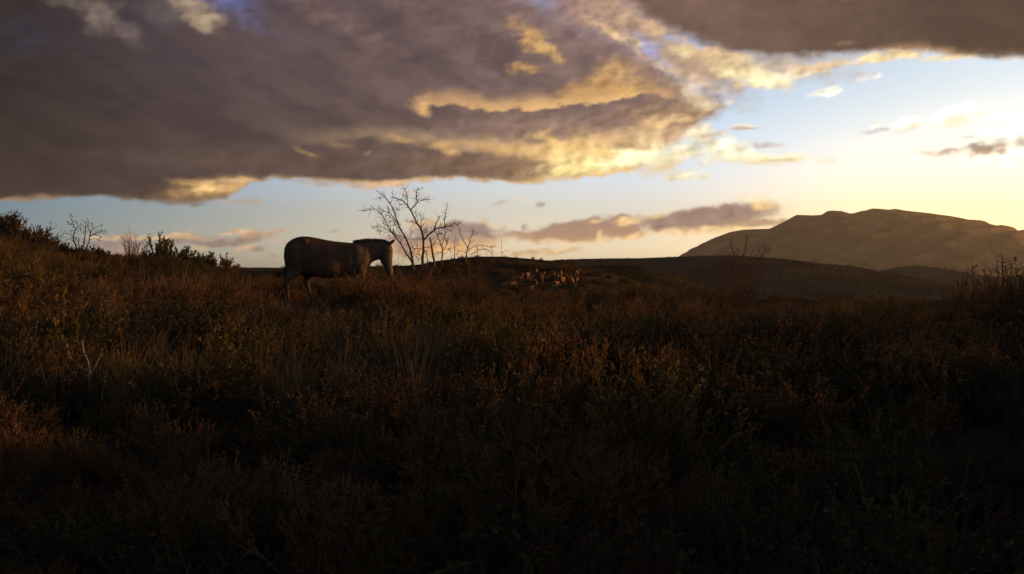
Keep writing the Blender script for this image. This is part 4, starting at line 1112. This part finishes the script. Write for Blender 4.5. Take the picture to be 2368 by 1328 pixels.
# spiny dead shrub at the right edge
traced('spiny_shrub', 'dark spiny dead shrub with a central spike at the right edge of the scrub', 'shrub', 14.0, [
    ([(660, 620), (668, 440), (670, 340), (662, 220), (658, 110)], 5.5, 1.3, True), ([(665, 215), (605, 190)], 1.6, .7), ([(664, 215), (720, 195), (740, 200)], 1.5, .6), ([(668, 250), (735, 235), (795, 215)], 2.0, .7), ([(668, 300), (730, 275), (770, 245)], 2.2, .8), ([(666, 240), (615, 235)], 1.3, .6), ([(668, 350), (620, 310), (585, 290), (530, 300)], 2.0, .8),
    ([(590, 620), (600, 420), (620, 330), (600, 280), (600, 230)], 3.4, .9, True), ([(540, 620), (540, 420), (520, 350), (515, 330)], 3.0, 1.2, True), ([(430, 620), (450, 450), (390, 370), (350, 295), (375, 250), (410, 236)], 3.4, 1.3, True), ([(390, 370), (400, 380), (440, 400)], 1.6, .8), ([(360, 620), (380, 440), (340, 380), (315, 350)], 2.8, 1.0, True),
    ([(280, 620), (265, 450), (245, 420), (265, 370), (262, 320), (300, 305)], 2.6, .9, True), ([(760, 620), (790, 440), (815, 320), (850, 270), (890, 250)], 3.6, 1.2, True), ([(800, 390), (770, 370), (740, 385), (715, 350)], 2.0, .9), ([(815, 320), (830, 280), (826, 265)], 1.6, .8), ([(840, 620), (870, 400), (860, 330), (880, 280)], 2.6, .9, True), ([(600, 400), (570, 420), (545, 380)], 1.8, .9), ([(450, 450), (480, 400), (460, 370)], 1.6, .7),
    ([(700, 620), (720, 430), (715, 370), (730, 340)], 2.4, .9, True), ([(480, 620), (500, 470), (430, 410)], 2.4, .9, True), ([(620, 620), (640, 480), (700, 420)], 2.4, .9, True)], (2168, 560), 4.425, M_twig, 10, .25, twig=(4, 24), base=(2310, 860), sink=.05)
# fallen bough with a fork lying over the scrub in the middle
traced('fallen_bough', 'dark forked dry bough lying across the russet scrub below the rocks', 'bough', 12.5, [
    ([(820, 320), (930, 250), (1000, 170), (1030, 100), (1120, 85), (1200, 105), (1290, 130), (1400, 150)], 4.5, 1.4, True), ([(1030, 100), (1000, 70), (930, 55)], 2.6, 1.0), ([(1200, 105), (1260, 95), (1300, 110)], 1.8, .8), ([(940, 245), (900, 270), (870, 300)], 2.0, 1.0), ([(1120, 85), (1090, 60), (1040, 40)], 1.6, .7)], (800, 650), 2.951, M_twig, 11, .25, twig=(1, 24), sink=.05)
# pale forked twig and stalks in the left foreground
traced('forked_twig', 'pale bent forked twig standing out of the dark left foreground', 'twig', 7.2, [
    ([(650, 805), (635, 720), (618, 640), (605, 560), (603, 495), (613, 462), (600, 400), (570, 330), (562, 262)], 6.0, 2.0, True), ([(612, 463), (560, 455), (520, 405), (480, 380), (462, 320), (458, 285)], 5.6, 2.0), ([(603, 492), (580, 508), (530, 522), (472, 527), (500, 580), (525, 610), (550, 660)], 5.6, 2.0), ([(612, 520), (650, 430), (690, 360), (700, 310)], 3.0, 1.3), ([(622, 645), (580, 600), (590, 560)], 1.8, .8)], (0, 700), 2.951, M_pale, 12, .2)
for i, (lab, pts) in enumerate((('taller dry stalk leaning left in the dark left foreground', [(1490, 925), (1470, 760), (1458, 600), (1455, 555), (1438, 488)]), ('short dry stalk right of the taller one in the left foreground', [(1518, 900), (1525, 750), (1532, 690), (1541, 618)]),
                               ('thin dry stalk right of the pale forked twig', [(690, 680), (700, 600), (718, 540), (726, 455)]), ('thin curved dry stalk between the forked twig and the taller stalk', [(880, 760), (865, 650), (845, 560), (830, 497)]), ('dry stalk near the left edge of the foreground', [(85, 760), (84, 640), (80, 560), (65, 468)]),
                               ('slanting dry stalk under the hill on the left edge', [(120, 680), (130, 620), (142, 570)]), ('dry stalk left of the pale forked twig', [(355, 660), (365, 590), (388, 480)]))):
    traced('dry_stalk', lab, 'stalk', 6.6 + .25 * i, [(pts, 5.0 if i < 2 else 3.2, 2.8 if i < 2 else 1.6, True)], (0, 700), 2.951, M_pale, 20 + i, .1, sink=.4, group='dry stalks in the left foreground')

# leafy shrubs along the left skyline ------------------------------------------------
def sky_shrub(label, px, py_top, py_base, wpx, Y, kind, seed, dense=1.0, name='shrub', upright=.9):
    h = (py_base - py_top) / F * Y; sp = wpx / F * Y / h
    b = at(px, py_base, Y); b.z = min(b.z, float(ground_z(b.x, b.y)) + .02); h = at(px, py_top, Y).z - b.z
    if kind == 'plume':   sb, lb = make_shrub(seed, h * 1.02, min(sp, 1.3) * .8, int(30 * dense), 2, 26, .045, .013, upright, .008)
    elif kind == 'dry':   sb, lb = make_shrub(seed, h * 1.0, min(sp, 1.4), int(26 * dense), 8, 0, .03, .01, upright, .007)
    else:                 sb, lb = make_shrub(seed, h * 1.0, min(sp * 1.3, 1.9), int(26 * dense), 10, 8, .04, .013, upright * .8, .008)
    e = empty(name, b); tag(e, label, 'bush')
    link(bpy.data.objects.new('stems', sb.mesh('stems', M_twig)), e)
    if lb.n: link(bpy.data.objects.new('foliage', lb.mesh('foliage', M_dark if kind != 'plume' else M_olive)), e)
sky_shrub('dark leafy bush at the left end of the skyline', 6, 495, 560, 60, 30.5, 'leaf', 41, 1.6)
sky_shrub('dark leafy bush reaching furthest up beside the left corner of the skyline', 36, 497, 562, 44, 30.0, 'leaf', 42, 1.5)
sky_shrub('low ragged bush on the slope left of the small thorn tree', 88, 522, 578, 54, 29.6, 'leaf', 43, 1.4)
sky_shrub('low bush just left of the thorn tree stems', 140, 556, 590, 50, 29.3, 'leaf', 44, .9)
sky_shrub('low bush at the right foot of the small thorn tree', 222, 572, 606, 44, 29.0, 'leaf', 45, .9)
sky_shrub('dry open twiggy bush between the thorn tree and the plumed bush', 308, 540, 612, 80, 28.6, 'dry', 46, 1.1)
sky_shrub('dense bush with thick upright plumes on the left skyline', 376, 553, 622, 100, 28.4, 'plume', 47, 1.5)
sky_shrub('plumed bush right beside the tallest plumed bush on the slope', 422, 570, 628, 66, 28.2, 'plume', 48, 1.0)
sky_shrub('smaller plumed bush midway down the left slope', 455, 584, 634, 60, 28.0, 'plume', 49, .9)
sky_shrub('small plumed bush lower on the left slope', 490, 588, 640, 58, 27.8, 'plume', 50, .9)
sky_shrub('lowest plumed bush where the left slope meets the far ridge', 526, 598, 644, 56, 27.6, 'plume', 51, .9)
sky_shrub('dark rounded bush massed under the spiny dead shrub', 2330, 668, 880, 150, 13.0, 'leaf', 52, 1.6, upright=.6)
sky_shrub('dark bush left of the spiny dead shrub', 2262, 672, 850, 110, 15.0, 'leaf', 53, 1.4, upright=.6)

for i, (px_, pt, w_) in enumerate(((936, 596, 26), (968, 590, 30), (1004, 584, 30), (1040, 580, 28), (1078, 584, 30), (1112, 582, 26))):
    lab = ('farthest left of the dry undergrowth at the dead tree, by its leaning stem', 'dry undergrowth at the foot of the dead tree\'s main trunk', 'dry undergrowth just right of the dead tree\'s main trunk', 'dry undergrowth under the thin bare sapling on the ridge', 'dry undergrowth at the foot of the arching dry shrub', 'dry undergrowth right of the arching dry shrub\'s foot')[i]
    sky_shrub(lab, px_, pt, 614 if i < 2 else 604, w_, 49.2, 'dry', 60 + i, 1.5, upright=.3)

sky_shrub('russet twiggy bush under the bare upright twigs before the mountain foot', 1715, 612, 730, 130, 31.5, 'dry', 71, 3.0, upright=.45)
sky_shrub('broad twiggy bush filling the right edge behind the spiny dead shrub', 2345, 626, 860, 170, 14.6, 'dry', 72, 3.2, upright=.5)
sky_shrub('dark leafy bush at the very right edge below the spiny dead shrub', 2362, 650, 900, 140, 12.4, 'leaf', 73, 2.2, upright=.6)
sky_shrub('twiggy bush left of the spiny dead shrub, lower than it', 2270, 640, 850, 120, 14.8, 'dry', 74, 2.6, upright=.5)

for i, (px_, pt, pb, w_, lab) in enumerate(((62, 524, 575, 80, 'low dark bush filling the gap right of the left corner bushes'), (112, 548, 588, 70, 'low dark bush on the slope between the ragged bush and the thorn tree'), (168, 568, 600, 60, 'low dark bush at the left foot of the thorn tree'),
                                            (255, 582, 616, 80, 'low dark bush between the thorn tree and the dry open bush'), (335, 576, 620, 90, 'low dark bush in front of the dry open bush'))):
    sky_shrub(lab, px_, pt, pb, w_, 28.9 - .2 * i, 'leaf', 80 + i, 1.3, upright=.5)

# ------------------------------------------------------------------ evening haze: one box of even, pale air round everything
def build_haze():
    m, N, K = new_mat('haze')
    v = N.new('ShaderNodeVolumePrincipled')
    v.inputs['Color'].default_value = (.96, .93, .88, 1)
    v.inputs['Density'].default_value = HAZE
    v.inputs['Anisotropy'].default_value = .55
    out = N.new('ShaderNodeOutputMaterial'); K.new(v.outputs[0], out.inputs['Volume'])
    bm = bmesh.new(); bmesh.ops.create_cube(bm, size=1)
    me = bpy.data.meshes.new('haze'); bm.to_mesh(me); bm.free(); me.materials.append(m)
    o = link(bpy.data.objects.new('haze', me))
    x, y0, y1, z0, z1 = 5600, -3400, 5800, -24, 240
    o.scale = (2 * x, y1 - y0, z1 - z0); o.location = (0, (y0 + y1) / 2, (z0 + z1) / 2)
    tag(o, kind='stuff')
HAZE = 0.00005
build_haze()
